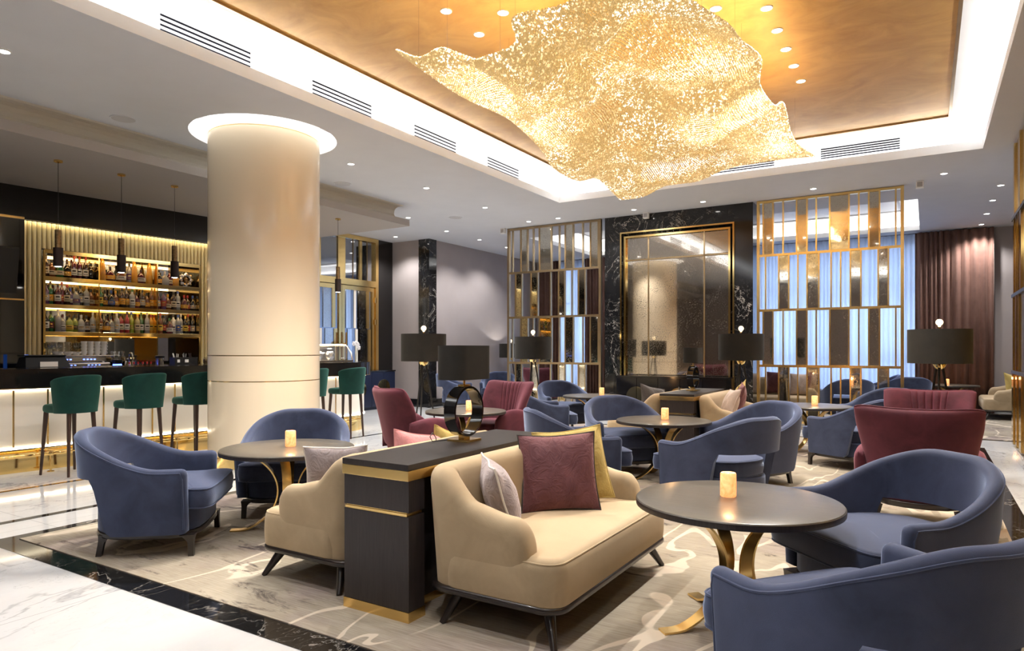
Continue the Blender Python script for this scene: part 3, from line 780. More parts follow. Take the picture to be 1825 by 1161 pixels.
# ================================================================== FURNITURE
def armchair():
    """navy tub chair; front is local +y"""
    t = thing('armchair', '', 'armchair')
    hw = .375; path = []
    ctl = [(-hw-.005, .27), (-hw, .05), (-hw+.01, -.12), (-.30, -.28), (-.16, -.365), (0, -.39), (.16, -.365), (.30, -.28), (hw-.01, -.12), (hw, .05), (hw+.005, .27)]
    path = resample(chaikin(ctl, 3, False), 61)
    def zt(s): a = abs(s-.5)*2; return .555+.235*(1-sstep(.10, .86, a))+.01*a
    def zb(s): a = abs(s-.5)*2; return .505-.355*sstep(.40, .52, a)
    bm = bmesh.new(); line = shell(bm, path, zt, zb, .075, .07, 9, 4, -.0); fin(bm, 'back_shell', 'navy_velvet', t, True, 60)
    bm = bmesh.new()
    l2 = [Vector((line[0][0]+.025, line[0][1]+.018, .18)), Vector((line[0][0]+.003, line[0][1]+.014, .50))]+[Vector(p) for p in line]+[Vector((line[-1][0]-.003, line[-1][1]+.014, .50)), Vector((line[-1][0]-.025, line[-1][1]+.018, .18))]
    tube(bm, l2, .0055, 6); fin(bm, 'piping', 'navy_velvet', t)
    base = chaikin([(-.355, .33), (0, .36), (.355, .33), (.36, 0), (.30, -.22), (.14, -.32), (-.14, -.32), (-.30, -.22), (-.36, 0)], 2)
    bm = bmesh.new(); pad(bm, base, .145, .30, .02); fin(bm, 'seat_base', 'navy_velvet', t, True, 60)
    cu = chaikin([(-.385, .43), (-.2, .445), (.2, .445), (.385, .43), (.385, .31), (.33, .285), (.325, .1), (.30, -.18), (.15, -.31), (-.15, -.31), (-.30, -.18), (-.325, .1), (-.33, .285), (-.385, .31)], 2)
    bm = bmesh.new(); pad(bm, cu, .295, .435, .03, .02, 4, .006); c = fin(bm, 'seat_cushion', 'navy_velvet', t, True, 60)
    bm = bmesh.new()
    for z in (.424, .306): tube(bm, [(x, y, z) for x, y in inset(cu, .004)], .005, 6, True)
    fin(bm, 'piping', 'navy_velvet', c)
    rail = chaikin([(-.36, .335), (0, .365), (.36, .335), (.365, 0), (.30, -.225), (.14, -.325), (-.14, -.325), (-.30, -.225), (-.365, 0)], 2)
    bm = bmesh.new(); pad(bm, rail, .115, .15, .006); fin(bm, 'base_rail', 'espresso_leg', t, True, 50)
    for x, y, dx, dy in ((-.352, .315, -.004, .004), (.352, .315, .004, .004), (-.245, -.235, -.012, -.02), (.245, -.235, .012, -.02)):
        bm = bmesh.new(); r_ = []
        for k in range(7):
            f = k/6; z = .135-.135*f; w = .017+.028*max(0, 1-f*2.4)**2
            cx = x+dx*f-math.copysign(w-.017, x)*.8; cy = y+dy*f-math.copysign(w-.017, y)*.8
            r_.append(ring(bm, [(cx+a*w, cy+b_*w, z) for a, b_ in ((-1, -1), (1, -1), (1, 1), (-1, 1))]))
        for a, b_ in zip(r_, r_[1:]): bridge(bm, a, b_)
        bm.faces.new(r_[0]); bm.faces.new(r_[-1]); fin(bm, 'leg', 'espresso_leg', t, True, 50)
    return t
R = math.radians
GA = 'navy velvet tub armchairs'
for x, y, th, l in [
    (-.15, 2.54, 52, 'navy velvet armchair in the right foreground, its back to the camera'),
    (-.16, 3.86, 136, 'navy velvet armchair with open back behind the nearest round table'),
    (-4.49, 2.64, -47, 'navy velvet armchair at the left edge of the carpet in front of the bar'),
    (-4.50, 3.86, -138, 'navy velvet armchair behind the left round table, beside the column'),
    (-1.47, 5.72, 64, 'navy velvet armchair seen from behind at the middle round table'),
    (-1.50, 7.02, 148, 'navy velvet armchair at the right far side of the middle round table'),
    (-2.82, 6.95, -134, 'navy velvet armchair facing the camera at the left far side of the middle round table'),
    (-2.76, 5.56, -46, 'navy velvet armchair in profile just behind the near beige sofa'),
    (-5.12, 9.98, -128, 'navy velvet armchair behind the far round table before the left lattice screen'),
    (-4.62, 8.32, -52, 'navy velvet armchair in profile between the pleated burgundy chair and the far round table'),
    (-.68, 8.50, 56, 'navy velvet armchair in profile left of the large dark burgundy chair back'),
    (-8.55, 13.3, -150, 'navy velvet armchair against the taupe wall behind the left lattice screen'),
    (-8.9, 12.1, -60, 'navy velvet armchair seen in profile below the shade of the near table lamp'),
    (-1.25, 13.9, 20, 'navy velvet armchair beyond the brass lattice screen, back turned'),
    (-.35, 15.4, 15, 'navy velvet armchair beyond the right end of the brass lattice screen'),
    (-.55, 10.35, 150, 'navy velvet armchair far side of the table in front of the brass lattice screen'),
    (-.9, 16.2, 100, 'navy velvet armchair close to the wide window, left of the back candle table')]:
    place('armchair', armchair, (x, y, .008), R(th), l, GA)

def wing():
    """burgundy wing chair, front local +y"""
    t = thing('wing_chair', '', 'armchair')
    def f(u, v):
        k = (v+1)/2; hw = .26+.16*k**.75
        au = abs(u); x = hw*u*(1-.03*max(0, k-.8)*5*au**6)
        z = .26+.635*k+.03*k*(au**2.2)-.035*au**8*k
        y = -.27-.13*k+.20*au**2.6*(.35+.65*math.sin(PI*min(1, k*.85+.1)))
        return Vector((x, y, z))
    def th(u, v, s):
        b_ = .052
        if s == 0 and abs(u) < .42:      # pleats on the inner face
            ph = (u+.42)/.84*5; fr_ = ph-math.floor(ph); b_ -= .016*(1-abs(2*fr_-1)**.5*1.0)*0+.014*1.6*(abs(2*fr_-1)**4)
        return b_
    bm = bmesh.new(); sheet(bm, f, th, 130, 26, 10)
    fin(bm, 'wing_back', 'burgundy_velvet', t, True, 70)
    bm = bmesh.new(); tube(bm, [f(-.97, -1+2*k/20)+Vector((0, 0, 0)) for k in range(21)]+[f(-.97+1.94*k/30, 1) for k in range(31)]+[f(.97, 1-2*k/20) for k in range(21)], .006, 6); fin(bm, 'piping', 'burgundy_velvet', t)
    bm = bmesh.new(); pad(bm, chaikin([(-.30, .40), (.30, .40), (.29, -.30), (-.29, -.30)], 2), .20, .42, .05, .025); fin(bm, 'seat', 'burgundy_velvet', t, True, 60)
    for s in (-1, 1):
        bm = bmesh.new()
        def fa(u, v, s=s):
            k = (u+1)/2; return Vector((s*(.345+.035*(1-k)+.01*v), -.24+.56*k, .21+(v+1)/2*(.33+.045*math.sin(PI*min(1, k*1.05))-.10*max(0, k-.75)**1.3*4)))
        sheet(bm, fa, lambda u, v, q: .05, 20, 12, 5); fin(bm, 'armrest', 'burgundy_velvet', t, True, 70)
    bm = bmesh.new(); pad(bm, chaikin([(-.33, .36), (.33, .36), (.30, -.30), (-.30, -.30)], 2), .17, .215, .01); fin(bm, 'base_rail', 'espresso_leg', t, True, 50)
    for x, y in ((-.27, .30), (.27, .30), (-.24, -.26), (.24, -.26)):
        bm = bmesh.new(); leg(bm, (x, y, .18), (x*1.15, y*1.15, 0), .022, .012); fin(bm, 'leg', 'espresso_leg', t)
    return t
GW = 'burgundy velvet wing chairs'
for x, y, th, l in [
    (-4.88, 5.85, -26, 'burgundy velvet wing chair with its dark back to the camera, left of the table lamp'),
    (-4.68, 7.15, 168, 'burgundy velvet wing chair with vertical pleats facing the camera behind the table lamp'),
    (-.05, 5.95, -2, 'large dark burgundy wing chair back at the right, behind the open back navy armchair'),
    (.0, 7.83, 177, 'pleated burgundy wing chair at the right, facing the camera in front of the tripod lamp'),
    (-7.55, 13.6, 0, 'burgundy wing chair seen through the left lattice screen')]:
    place('wing', wing, (x, y, .008), R(th), l, GW)

def sofa():
    """beige two-seat sofa, back at local y=-.38, front +y"""
    t = thing('sofa', '', 'sofa')
    w = .645; ctl = [(-w, .12), (-w, -.05), (-w, -.25), (-w+.04, -.285), (-w+.3, -.285), (0, -.29), (w-.3, -.285), (w-.04, -.285), (w, -.25), (w, -.05), (w, .12)]
    path = resample(chaikin(ctl, 3, False), 101)
    def side(s): a = abs(s-.5)*2; return a
    def zt(s):
        a = side(s); return .60+.155*(1-sstep(.60, .80, a))-.045*sstep(.75, 1, a)
    def zb(s): return .19
    bm = bmesh.new(); shell(bm, path, zt, zb, .13, .07, 8, 9, -.03, .10, .15, .5); fin(bm, 'back_and_arms', 'beige_velvet', t, True, 60)
    bm = bmesh.new(); pad(bm, rrect(-.72, .72, -.27, .38, .10, 6), .185, .395, .055, .02, 5, .004, .012); s_ = fin(bm, 'seat', 'beige_velvet', t, True, 60)
    bm = bmesh.new(); tube(bm, [(x, y, .375) for x, y in inset(rrect(-.72, .72, -.27, .38, .10, 6), .012)], .004, 6, True); fin(bm, 'seam', 'beige_velvet', s_)
    bm = bmesh.new(); pad(bm, rrect(-.725, .725, -.36, .385, .11, 6), .155, .19, .014); fin(bm, 'base_rail', 'espresso_leg', t, True, 50)
    for x, y, ex, ey in ((-.61, .27, -.10, .09), (.61, .27, .10, .09), (-.61, -.20, -.10, -.07), (.61, -.20, .10, -.07)):
        bm = bmesh.new(); leg(bm, (x, y, .165), (x+ex*.9, y+ey*.9, 0), .032, .015); fin(bm, 'leg', 'espresso_leg', t)
    return t
GS = 'beige velvet two seat sofas'
SOF = [(-1.73, 3.29, -90, 'beige velvet sofa in the centre foreground against the right side of the near console'),
       (-2.95, 3.29, 90, 'beige velvet sofa on the left side of the near console, seen from its arm'),
       (-2.04, 8.98, -90, 'beige velvet sofa on the right side of the far console with silver and mauve cushions'),
       (-3.26, 8.98, 90, 'beige velvet sofa on the left side of the far console with a dark cushion'),
       (-2.55, 14.2, 180, 'beige sofa seen through the left part of the brass lattice screen'),
       (1.28, 16.1, 90, 'beige velvet sofa far away beside the brown curtain at the right')]
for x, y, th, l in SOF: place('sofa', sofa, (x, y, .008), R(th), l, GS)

def console():
    t = thing('console_table', '', 'console')
    bm = bmesh.new(); box(bm, -.22, .22, 0, 1.45, .735, .765, .003); fin(bm, 'top_slab', 'dark_oak', t, False)
    bm = bmesh.new(); box(bm, -.22, .22, 0, 1.45, .685, .735, .002); fin(bm, 'upper_band', 'brass', t, False)
    for y0, y1, nm in ((.01, .13, 1), (1.32, 1.44, 1)):
        bm = bmesh.new(); box(bm, -.215, .215, y0, y1, .05, .51, .002); box(bm, -.215, .215, y0, y1, .53, .685, .002); fin(bm, 'end_block', 'dark_oak_side', t, False)
        bm = bmesh.new(); box(bm, -.20, .20, y0+.003, y1-.003, .508, .532); box(bm, -.205, .205, y0-.003 if y0 < 1 else y1-.004, y0+.004 if y0 < 1 else y1+.003, .513, .525); fin(bm, 'brass_inlay', 'brass', t, False)
        bm = bmesh.new(); box(bm, -.217, .217, y0-.004, y1+.004, 0, .05); fin(bm, 'plinth_band', 'brass', t, False)
    bm = bmesh.new(); box(bm, -.13, .13, .13, 1.32, .05, .685); fin(bm, 'core_panel', 'dark_oak_side', t, False)
    bm = bmesh.new(); box(bm, -.12, .12, .13, 1.32, 0, .05); fin(bm, 'core_plinth', 'brass', t, False)
    return t
for x, y, l in ((-2.34, 2.49, 'dark oak console with gold bands between the two near beige sofas'), (-2.65, 8.2, 'dark oak console with gold bands between the two far beige sofas')):
    place('console', console, (x, y, .008), 0, l, 'dark oak sofa consoles')

def table():
    t = thing('round_table', '', 'table')
    bm = bmesh.new(); lathe(bm, [(0, .566), (.468, .566), (.475, .572), (.476, .592), (.472, .598), (.465, .6), (.3, .6), (.1, .6), (0, .6)], 96); fin(bm, 'tabletop', 'table_top', t, True, 30)
    bm = bmesh.new(); lathe(bm, [(.4765, .567), (.4775, .573), (.4775, .588), (.4765, .593)], 96); fin(bm, 'edge_band', 'dark_oak', t, True, 30)
    for a in (50, 140, 230, 320):
        a = R(a); d = Vector((math.cos(a), math.sin(a), 0)); s_ = Vector((-math.sin(a), math.cos(a), 0)); bm = bmesh.new(); pts = []
        for k in range(25):
            f = k/24; ang = PI*(.5-1*f)*.80
            z = .285+.285*math.sin(ang)/math.sin(PI*.40); r_ = .33-.26*(math.cos(ang)-math.cos(PI*.4))/(1-math.cos(PI*.4))
            pts.append((r_, z))
        pts = [(r_, max(.006, z)) for r_, z in pts]; pts += [(.40, .006)]
        fr_ = []
        for k, (r_, z) in enumerate(pts):
            a0 = pts[max(0, k-1)]; a1 = pts[min(len(pts)-1, k+1)]; tx, tz = a1[0]-a0[0], a1[1]-a0[1]; L_ = math.hypot(tx, tz); nx, nz_ = -tz/L_*.005, tx/L_*.005
            w = .032; q = []
            for sx, nn in ((-1, 1), (1, 1), (1, -1), (-1, -1)): p = d*(r_+nn*nx)+s_*w*sx; q.append((p.x, p.y, max(0, z+nn*nz_)))
            fr_.append(ring(bm, q))
        for a_, b_ in zip(fr_, fr_[1:]): bridge(bm, a_, b_)
        bm.faces.new(fr_[0]); bm.faces.new(fr_[-1]); fin(bm, 'curved_leg', 'brass', t, True, 40)
    bm = bmesh.new(); lathe(bm, [(0, .555), (.2, .555), (.2, .566), (0, .566)], 32); fin(bm, 'mounting_plate', 'black_metal', t, True, 30)
    return t
TB = [(-.78, 3.33, 'round dark table in the right foreground on curved brass legs', (-.83, 3.37), 'nearest round table'),
      (-4.02, 3.37, 'round dark table at the left between the navy armchairs and the left sofa', (-4.03, 3.40), 'left round table'),
      (-4.64, 6.49, 'round dark table seen through the ring of the near table lamp', (-4.60, 6.5), 'table seen through the ring lamp'),
      (-2.30, 6.69, 'round dark table in the middle between four navy armchairs', (-2.30, 6.74), 'middle round table'),
      (-4.45, 9.65, 'small looking round dark table in front of the left lattice screen', (-4.35, 9.75), 'round table before the left lattice screen'),
      (-1.26, 9.41, 'round dark table in front of the brass lattice screen', (-1.24, 9.5), 'round table before the brass lattice screen'),
      (.43, 16.33, 'round dark table far away in front of the brown curtain', (.35, 16.28), 'far table by the brown curtain')]
def candle():
    t = thing('candle', '', 'candle')
    bm = bmesh.new(); lathe(bm, [(0, 0), (.034, 0), (.038, .004), (.0385, .06), (.0375, .112), (.034, .117), (.028, .116), (.026, .105), (0, .100)], 28); fin(bm, 'onyx_glass', 'onyx_glow', t, True, 60)
    bm = bmesh.new(); lathe(bm, [(0, .098), (.003, .103), (.0035, .108), (0, .118)], 8); fin(bm, 'flame', 'bulb_glow', t)
    return t
for x, y, l, cp, cl in TB:
    place('table', table, (x, y, .008), R(random.uniform(-8, 8)), l, 'round lounge tables')
for x, y, l, cp, cl in TB:
    c = place('candle', candle, (*cp, .608), 0, 'glowing amber marbled candle light on the '+cl, 'marbled candle lights')
    emp_light('POINT', (0, 0, .16), .9, (1, .55, .22), .02, c)

def table_lamp():
    t = thing('table_lamp', '', 'lamp')
    bm = bmesh.new(); box(bm, -.075, .075, -.075, .075, 0, .014, .002); box(bm, -.022, .022, -.03, .03, .014, .04, .002); fin(bm, 'base_plate', 'brass', t, False)
    bm = bmesh.new(); rs = []
    for x, ro in ((-.04, .152), (.04, .152), (.04, .138), (-.04, .138)): rs.append(ring(bm, [(x, ro*math.cos(2*PI*i/64), .182+ro*math.sin(2*PI*i/64)) for i in range(64)]))
    for i in range(4): bridge(bm, rs[i], rs[(i+1) % 4])
    fin(bm, 'ring', 'black_gloss', t, True, 30)
    bm = bmesh.new(); box(bm, -.022, .022, -.035, .035, .332, .344, .002); tube(bm, [(0, 0, .34), (0, 0, .42)], .007, 10); fin(bm, 'neck', 'brass', t)
    bm = bmesh.new(); o1 = rrect(-.10, .10, -.18, .18, .075, 8); o2 = inset(o1, .004)
    a = ring(bm, [(x, y, .375) for x, y in o1]); b_ = ring(bm, [(x, y, .58) for x, y in o1]); c = ring(bm, [(x, y, .58) for x, y in o2]); d = ring(bm, [(x, y, .375) for x, y in o2])
    bridge(bm, a, b_); bridge(bm, b_, c); bridge(bm, c, d); bridge(bm, d, a); fin(bm, 'lamp_shade', 'shade_linen', t, True, 50)
    bm = bmesh.new(); tube(bm, [(-.05, .0, .008), (-.09, -.10, .006), (-.12, -.16, .006), (-.145, -.15, .03), (-.165, -.10, .05), (-.178, -.05, .01), (-.182, -.02, -.2)], .003, 6); fin(bm, 'cable', 'black_metal', t)
    return t
place('tlamp', table_lamp, (-2.40, 3.34, .773), 0, 'black ring table lamp with dark shade on the near console', 'ring shaped table lamps')
place('tlamp', table_lamp, (-2.68, 9.0, .773), 0, 'black ring table lamp with dark shade on the far console', 'ring shaped table lamps')

def floor_lamp():
    t = thing('floor_lamp', '', 'floor lamp')
    for a in (25, 145, 265):
        a = R(a); bm = bmesh.new(); leg(bm, (.035*math.cos(a), .035*math.sin(a), 1.12), (.21*math.cos(a), .21*math.sin(a), 0), .014, .008); fin(bm, 'leg', 'black_metal', t)
    bm = bmesh.new(); lathe(bm, [(0, 1.10), (.03, 1.10), (.055, 1.125), (.066, 1.155), (.064, 1.16), (0, 1.16)], 24); fin(bm, 'brass_bowl', 'polished_brass', t)
    bm = bmesh.new(); tube(bm, [(0, 0, 1.16), (0, 0, 1.59)], .008, 10); fin(bm, 'stem', 'brass', t)
    bm = bmesh.new(); lathe(bm, [(.315, 1.165), (.315, 1.545), (.311, 1.545), (.311, 1.165), (.315, 1.165)], 56); fin(bm, 'lamp_shade', 'shade_linen', t, True, 40)
    bm = bmesh.new(); lathe(bm, [(0, 1.57), (.014, 1.575), (.014, 1.59)], 16); lathe(bm, [(0, 1.585), (.02, 1.592), (.034, 1.608), (.038, 1.625), (.034, 1.642), (.02, 1.657), (0, 1.662)], 20); fin(bm, 'globe_finial', 'bulb_glow', t)
    return t
GF = 'tripod floor lamps with drum shades'
for x, y, z, l, sc in [(-6.0, 7.38, 0, 'tripod floor lamp with dark drum shade behind the left burgundy wing chair', None),
                   (-5.78, 10.07, .008*0, 'tripod floor lamp with dark drum shade in front of the left lattice screen', None),
                   (-2.30, 10.08, .008, 'tripod floor lamp with dark drum shade between the black mirror wall and the brass screen', None),
                   (.12, 8.95, .008, 'tripod floor lamp with dark drum shade at the right before the brown curtain', None),
                   (-9.25, 14.95, .008, 'tripod floor lamp with dark drum shade behind the left edge of the left lattice screen', .95)]:
    o = place('flamp', floor_lamp, (x, y, z), 0, l, GF, sc)
    if sc: emp_light('POINT', (0, 0, 1.36), 14, (1, .95, .86), .04, o)

def pillow(mat, label, loc, rot, s=.44, th=.085, group=None, pip=True, name='cushion', pm=None):
    t = thing(name, label, 'cushion', loc, 0, group); t.rotation_euler = rot
    h = s/2
    def f(u, v): 
        return Vector((h*u*(1-.085*(1-v*v)*abs(u)**2), .006*math.sin(5*u+3*v), h*v*(1-.085*(1-u*u)*abs(v)**2)))
    def tk(u, v, sd): return th*((1-abs(u)**2.2)*(1-abs(v)**2.2))**.62/max(.02, (max(0, 1-abs(u)**6)**.5*max(0, 1-abs(v)**6)**.5))*(1+.05*math.sin(9*u+2*sd)*math.cos(7*v))
    bm = bmesh.new(); sheet(bm, f, tk, 26, 26, 6); fin(bm, 'cover', mat.replace('_velvet', '_cushion'), t, True, 80)
    if pip:
        bm = bmesh.new(); n_ = 14; q = [f(-1+2*k/n_, -1) for k in range(n_)]+[f(1, -1+2*k/n_) for k in range(n_)]+[f(1-2*k/n_, 1) for k in range(n_)]+[f(-1, 1-2*k/n_) for k in range(n_)]
        tube(bm, q, .0055, 6, True); fin(bm, 'piping', pm or mat, t)
    return t
# near right sofa (faces +x): cushions lean on its back
pillow('mauve_velvet', 'large square mauve velvet cushion on the near beige sofa', (-1.80, 3.43, .625), (R(-16), R(-3), R(32)), .45, .085, None, True, 'cushion', 'charcoal_velvet')
pillow('olive_velvet', 'olive gold velvet cushion leaning behind the mauve cushion on the near sofa', (-1.82, 3.66, .63), (R(-18), R(-5), R(48)), .45, .07)
pillow('silver_velvet', 'silver grey velvet cushion in the corner of the near beige sofa', (-1.86, 2.90, .585), (R(20), R(4), R(-48)), .38, .08, None, True, 'cushion', 'paper')
pillow('silver_velvet', 'silver grey velvet cushion on the left sofa behind the console corner', (-3.03, 2.90, .575), (R(14), 0, R(40)), .37, .08, None, True, 'cushion', 'paper')
pillow('pink_velvet', 'pink velvet cushion peeking over the left side of the near console', (-2.84, 3.45, .585), (R(-14), R(10), R(70)), .40, .08)
pillow('olive_velvet', 'gold velvet cushion corner peeking over the near console behind the lamp cable', (-2.80, 3.74, .585), (R(-10), R(16), R(84)), .38, .06)
pillow('taupe_velvet', 'pale taupe patterned cushion on the right far sofa, near its front arm', (-2.10, 8.62, .63), (R(-20), R(-4), R(-60)), .42, .08)
pillow('mauve_velvet', 'mauve velvet cushion on the right far sofa beside the taupe one', (-2.12, 9.15, .66), (R(-16), R(3), R(-74)), .44, .08)
pillow('olive_velvet', 'olive gold cushion behind the mauve one on the right far sofa', (-2.16, 9.32, .66), (R(-14), R(8), R(-90)), .46, .06)
pillow('charcoal_velvet', 'dark charcoal velvet cushion on the left far sofa', (-3.14, 8.75, .62), (R(-20), R(12), R(60)), .44, .08)
pillow('olive_velvet', 'gold cushion with a grey one on the far sofa beside the brown curtain', (1.40, 15.72, .64), (R(-16), R(8), R(50)), .46, .08)
pillow('silver_velvet', 'silver cushion on the far sofa beside the brown curtain', (1.42, 16.05, .62), (R(-16), 0, R(70)), .42, .08)
pillow('mauve_velvet', 'mauve cushion on the sofa seen through the brass lattice screen', (-2.55, 14.3, .66), (R(-16), 0, R(176)), .46, .08)
pillow('taupe_velvet', 'taupe cushion on the sofa seen through the brass lattice screen', (-2.12, 14.35, .64), (R(-16), 0, R(200)), .44, .08)

# ================================================================== BAR
b = thing('bar_counter', 'long bar counter with cream panels, gold strips and a thick black stone top', 'bar counter', BP(0, 0), BR)
UE, RB = 4.72, .6
def barpath(off_, u0=-3.2):
    p = [(off_, u0), (off_, 0), (off_, 2.5), (off_, UE)]
    for k in range(1, 17): a = PI*k/16; p.append(((-RB)+(RB+off_)*math.cos(a), UE+(RB+off_)*math.sin(a)))
    return p
def wallstrip(bm, o1, o2, z0, z1, u0=-3.2):
    A = barpath(o1, u0); B_ = barpath(o2, u0)
    r = [ring(bm, [(x, y, z0) for x, y in A]), ring(bm, [(x, y, z1) for x, y in A]), ring(bm, [(x, y, z1) for x, y in B_]), ring(bm, [(x, y, z0) for x, y in B_])]
    for i in range(4): bridge(bm, r[i], r[(i+1) % 4], False)
    for k in (0, -1): bm.faces.new([q[k] for q in r])
bm = bmesh.new(); wallstrip(bm, .0, -.04, .28, .90); fin(bm, 'front_panel', 'cream_panel', b, True, 30)
bm = bmesh.new(); wallstrip(bm, -.02, -.10, 0, .24); fin(bm, 'kick_plate', 'polished_brass', b, True, 30)
bm = bmesh.new(); wallstrip(bm, .10, -.12, .915, 1.118); fin(bm, 'stone_apron', 'counter_stone', b, True, 30)
bm = bmesh.new(); A = barpath(.10); bm.faces.new(ring(bm, [(x, y, 1.12) for x, y in A])); bm.faces.new(ring(bm, [(x, y, 1.09) for x, y in A])[::-1]); fin(bm, 'worktop', 'counter_stone', b, False)
bm = bmesh.new(); wallstrip(bm, .104, .09, .905, .916); fin(bm, 'brass_trim', 'brass', b, True, 30)
bm = bmesh.new(); wallstrip(bm, .012, -.01, .255, .275); fin(bm, 'light_strip', 'led_bar', b, True, 30)
bm = bmesh.new(); wallstrip(bm, .03, .012, .893, .899); fin(bm, 'light_strip', 'led_bar', b, True, 30)
for u in (-2.4, -1.84, -1.56, -1.0, -.44, -.15, .13, .45, 1.02, 1.58, 1.86, 2.43, 3.0, 3.27, 3.84, 4.41, 4.70):
    bm = bmesh.new(); box(bm, -.002, .006, u-.008, u+.008, .28, .90); fin(bm, 'gold_strip', 'brass', b, False)
bm = bmesh.new(); box(bm, -1.2, -1.19, -3.2, UE, 0, 1.09); fin(bm, 'inner_panel', 'black_lacquer', b, False)
# foot rail
rl = thing('foot_rail', 'polished brass foot rail along the base of the bar', 'foot rail', BP(0, 0), BR)
bm = bmesh.new(); tube(bm, [(x, y, .20) for x, y in resample(barpath(.17), 60)[:46]], .019, 10); fin(bm, 'tube', 'polished_brass', rl)
for u in (-2.3, -.95, .42, 1.80, 3.17, 4.55):
    bm = bmesh.new(); tube(bm, [(-.02, u, .20), (.17, u, .20)], .012, 8); tube(bm, [(.17, u, .20), (.17, u, .0)], .012, 8)
    lathe(bm, [(0, -.02), (.03, -.02), (.034, 0), (.03, .02), (0, .02)], 16, (.17, u, .20)); lathe(bm, [(0, 0), (.035, 0), (.035, .008), (0, .012)], 16, (.17, u, 0)); fin(bm, 'bracket', 'polished_brass', rl)

def stool():
    t = thing('bar_stool', '', 'bar stool')
    bm = bmesh.new(); pad(bm, chaikin([(-.18, .22), (-.12, .235), (.12, .235), (.18, .22), (.185, 0), (.14, -.17), (0, -.205), (-.14, -.17), (-.185, 0)], 2), .655, .745, .035, .012); fin(bm, 'seat', 'emerald_velvet', t, True, 60)
    ctl = [(-.140, -.03), (-.140, -.09), (-.10, -.155), (0, -.185), (.10, -.155), (.140, -.09), (.140, -.03)]
    path = resample(chaikin(ctl, 3, False), 41)
    bm = bmesh.new(); shell(bm, path, lambda s: 1.06-.055*abs(2*s-1)**2.5, lambda s: .66, .045, .10, 8, 4, -.0); fin(bm, 'backrest', 'emerald_velvet', t, True, 60)
    for x, y in ((-.15, .18), (.15, .18), (-.13, -.15), (.13, -.15)):
        bm = bmesh.new(); leg(bm, (x, y, .665), (x*1.22, y*1.22, 0), .024, .013); fin(bm, 'leg', 'walnut_leg', t)
    bm = bmesh.new(); q = [(-.17, .204, .27), (.17, .204, .27), (.147, -.17, .27), (-.147, -.17, .27)]; tube(bm, q, .007, 8, True); fin(bm, 'foot_ring', 'brass', t)
    return t
for k, (u, n_, l) in enumerate([(.50, .50, 'emerald velvet bar stool, nearest the left edge of the bar'), (1.20, .50, 'emerald velvet bar stool, second from the left'),
                (1.87, .50, 'emerald velvet bar stool partly hidden by the left edge of the column'), (3.52, .50, 'emerald velvet bar stool peeking out at the right edge of the column'),
                (4.22, .50, 'emerald velvet bar stool at the far rounded end of the bar')]):
    place('stool', stool, BP(u, n_, .002), PI/2-BA+R(14), l, 'emerald velvet bar stools')

# back wall of the bar: local x = n, local y = u
def bobj(name, bm, mat, smooth=False):
    o = fin(bm, name, mat, None, smooth); o.location = BP(0, 0); o.rotation_euler = (0, 0, BR); return o
bm = bmesh.new(); box(bm, -2.7, -2.0, -4.5, 4.6, 3.10, 3.52); box(bm, -2.008, -2.0, -4.5, 4.6, 3.065, 3.10); o = bobj('wall_bar_header', bm, 'black_lacquer'); o['kind'] = 'structure'
bm = bmesh.new(); box(bm, -2.7, -1.98, -4.5, .86, 0, 3.10); box(bm, -2.7, -2.0, 4.4, 4.6, 0, 3.1); o = bobj('wall_bar_end', bm, 'black_gloss'); o['kind'] = 'structure'
NU0, NU1, NZ0, NZ1 = 1.11, 3.30, .9, 2.69
bm = bmesh.new(); box(bm, -2.7, -2.08, .86, NU0, 0, 3.1); box(bm, -2.7, -2.08, NU1, 4.4, 0, 3.1); box(bm, -2.7, -2.08, NU0, NU1, NZ1, 3.1); box(bm, -2.7, -2.08, NU0, NU1, 0, NZ0); box(bm, -2.7, -2.42, NU0, NU1, NZ0, NZ1)
o = bobj('wall_bar_back', bm, 'black_gloss'); o['kind'] = 'structure'
bm = bmesh.new(); box(bm, -1.99, -1.975, -4.5, .86, 1.98, 2.0); box(bm, -1.99, -1.975, -4.5, .86, 3.06, 3.09); o = bobj('trim_10', bm, 'brass'); o['kind'] = 'structure'
# fluted brass cladding
bm = bmesh.new()
def flute(u, z0, z1, r=.026):
    pts = [(-2.08+r*1.2*math.sin(PI*k/6), u-r*math.cos(PI*k/6)) for k in range(7)]
    a = ring(bm, [(x, y, z0) for x, y in pts]); c = ring(bm, [(x, y, z1) for x, y in pts]); bridge(bm, a, c, False); bm.faces.new(a[::-1]); bm.faces.new(c)
u = .89
while u < 4.38:
    if u < NU0-.02 or u > NU1+.02: flute(u, .9, 3.06)
    else: flute(u, NZ1+.02, 3.06)
    u += .0575
o = bobj('wall_bar_flutes', bm, 'flute_brass', True); o['kind'] = 'structure'
bm = bmesh.new(); box(bm, -2.032, -2.018, .88, 4.38, 3.090, 3.098); tag(bobj('led_strip', bm, 'led_flute'), 'warm light strip above the fluted brass wall of the bar', 'light')
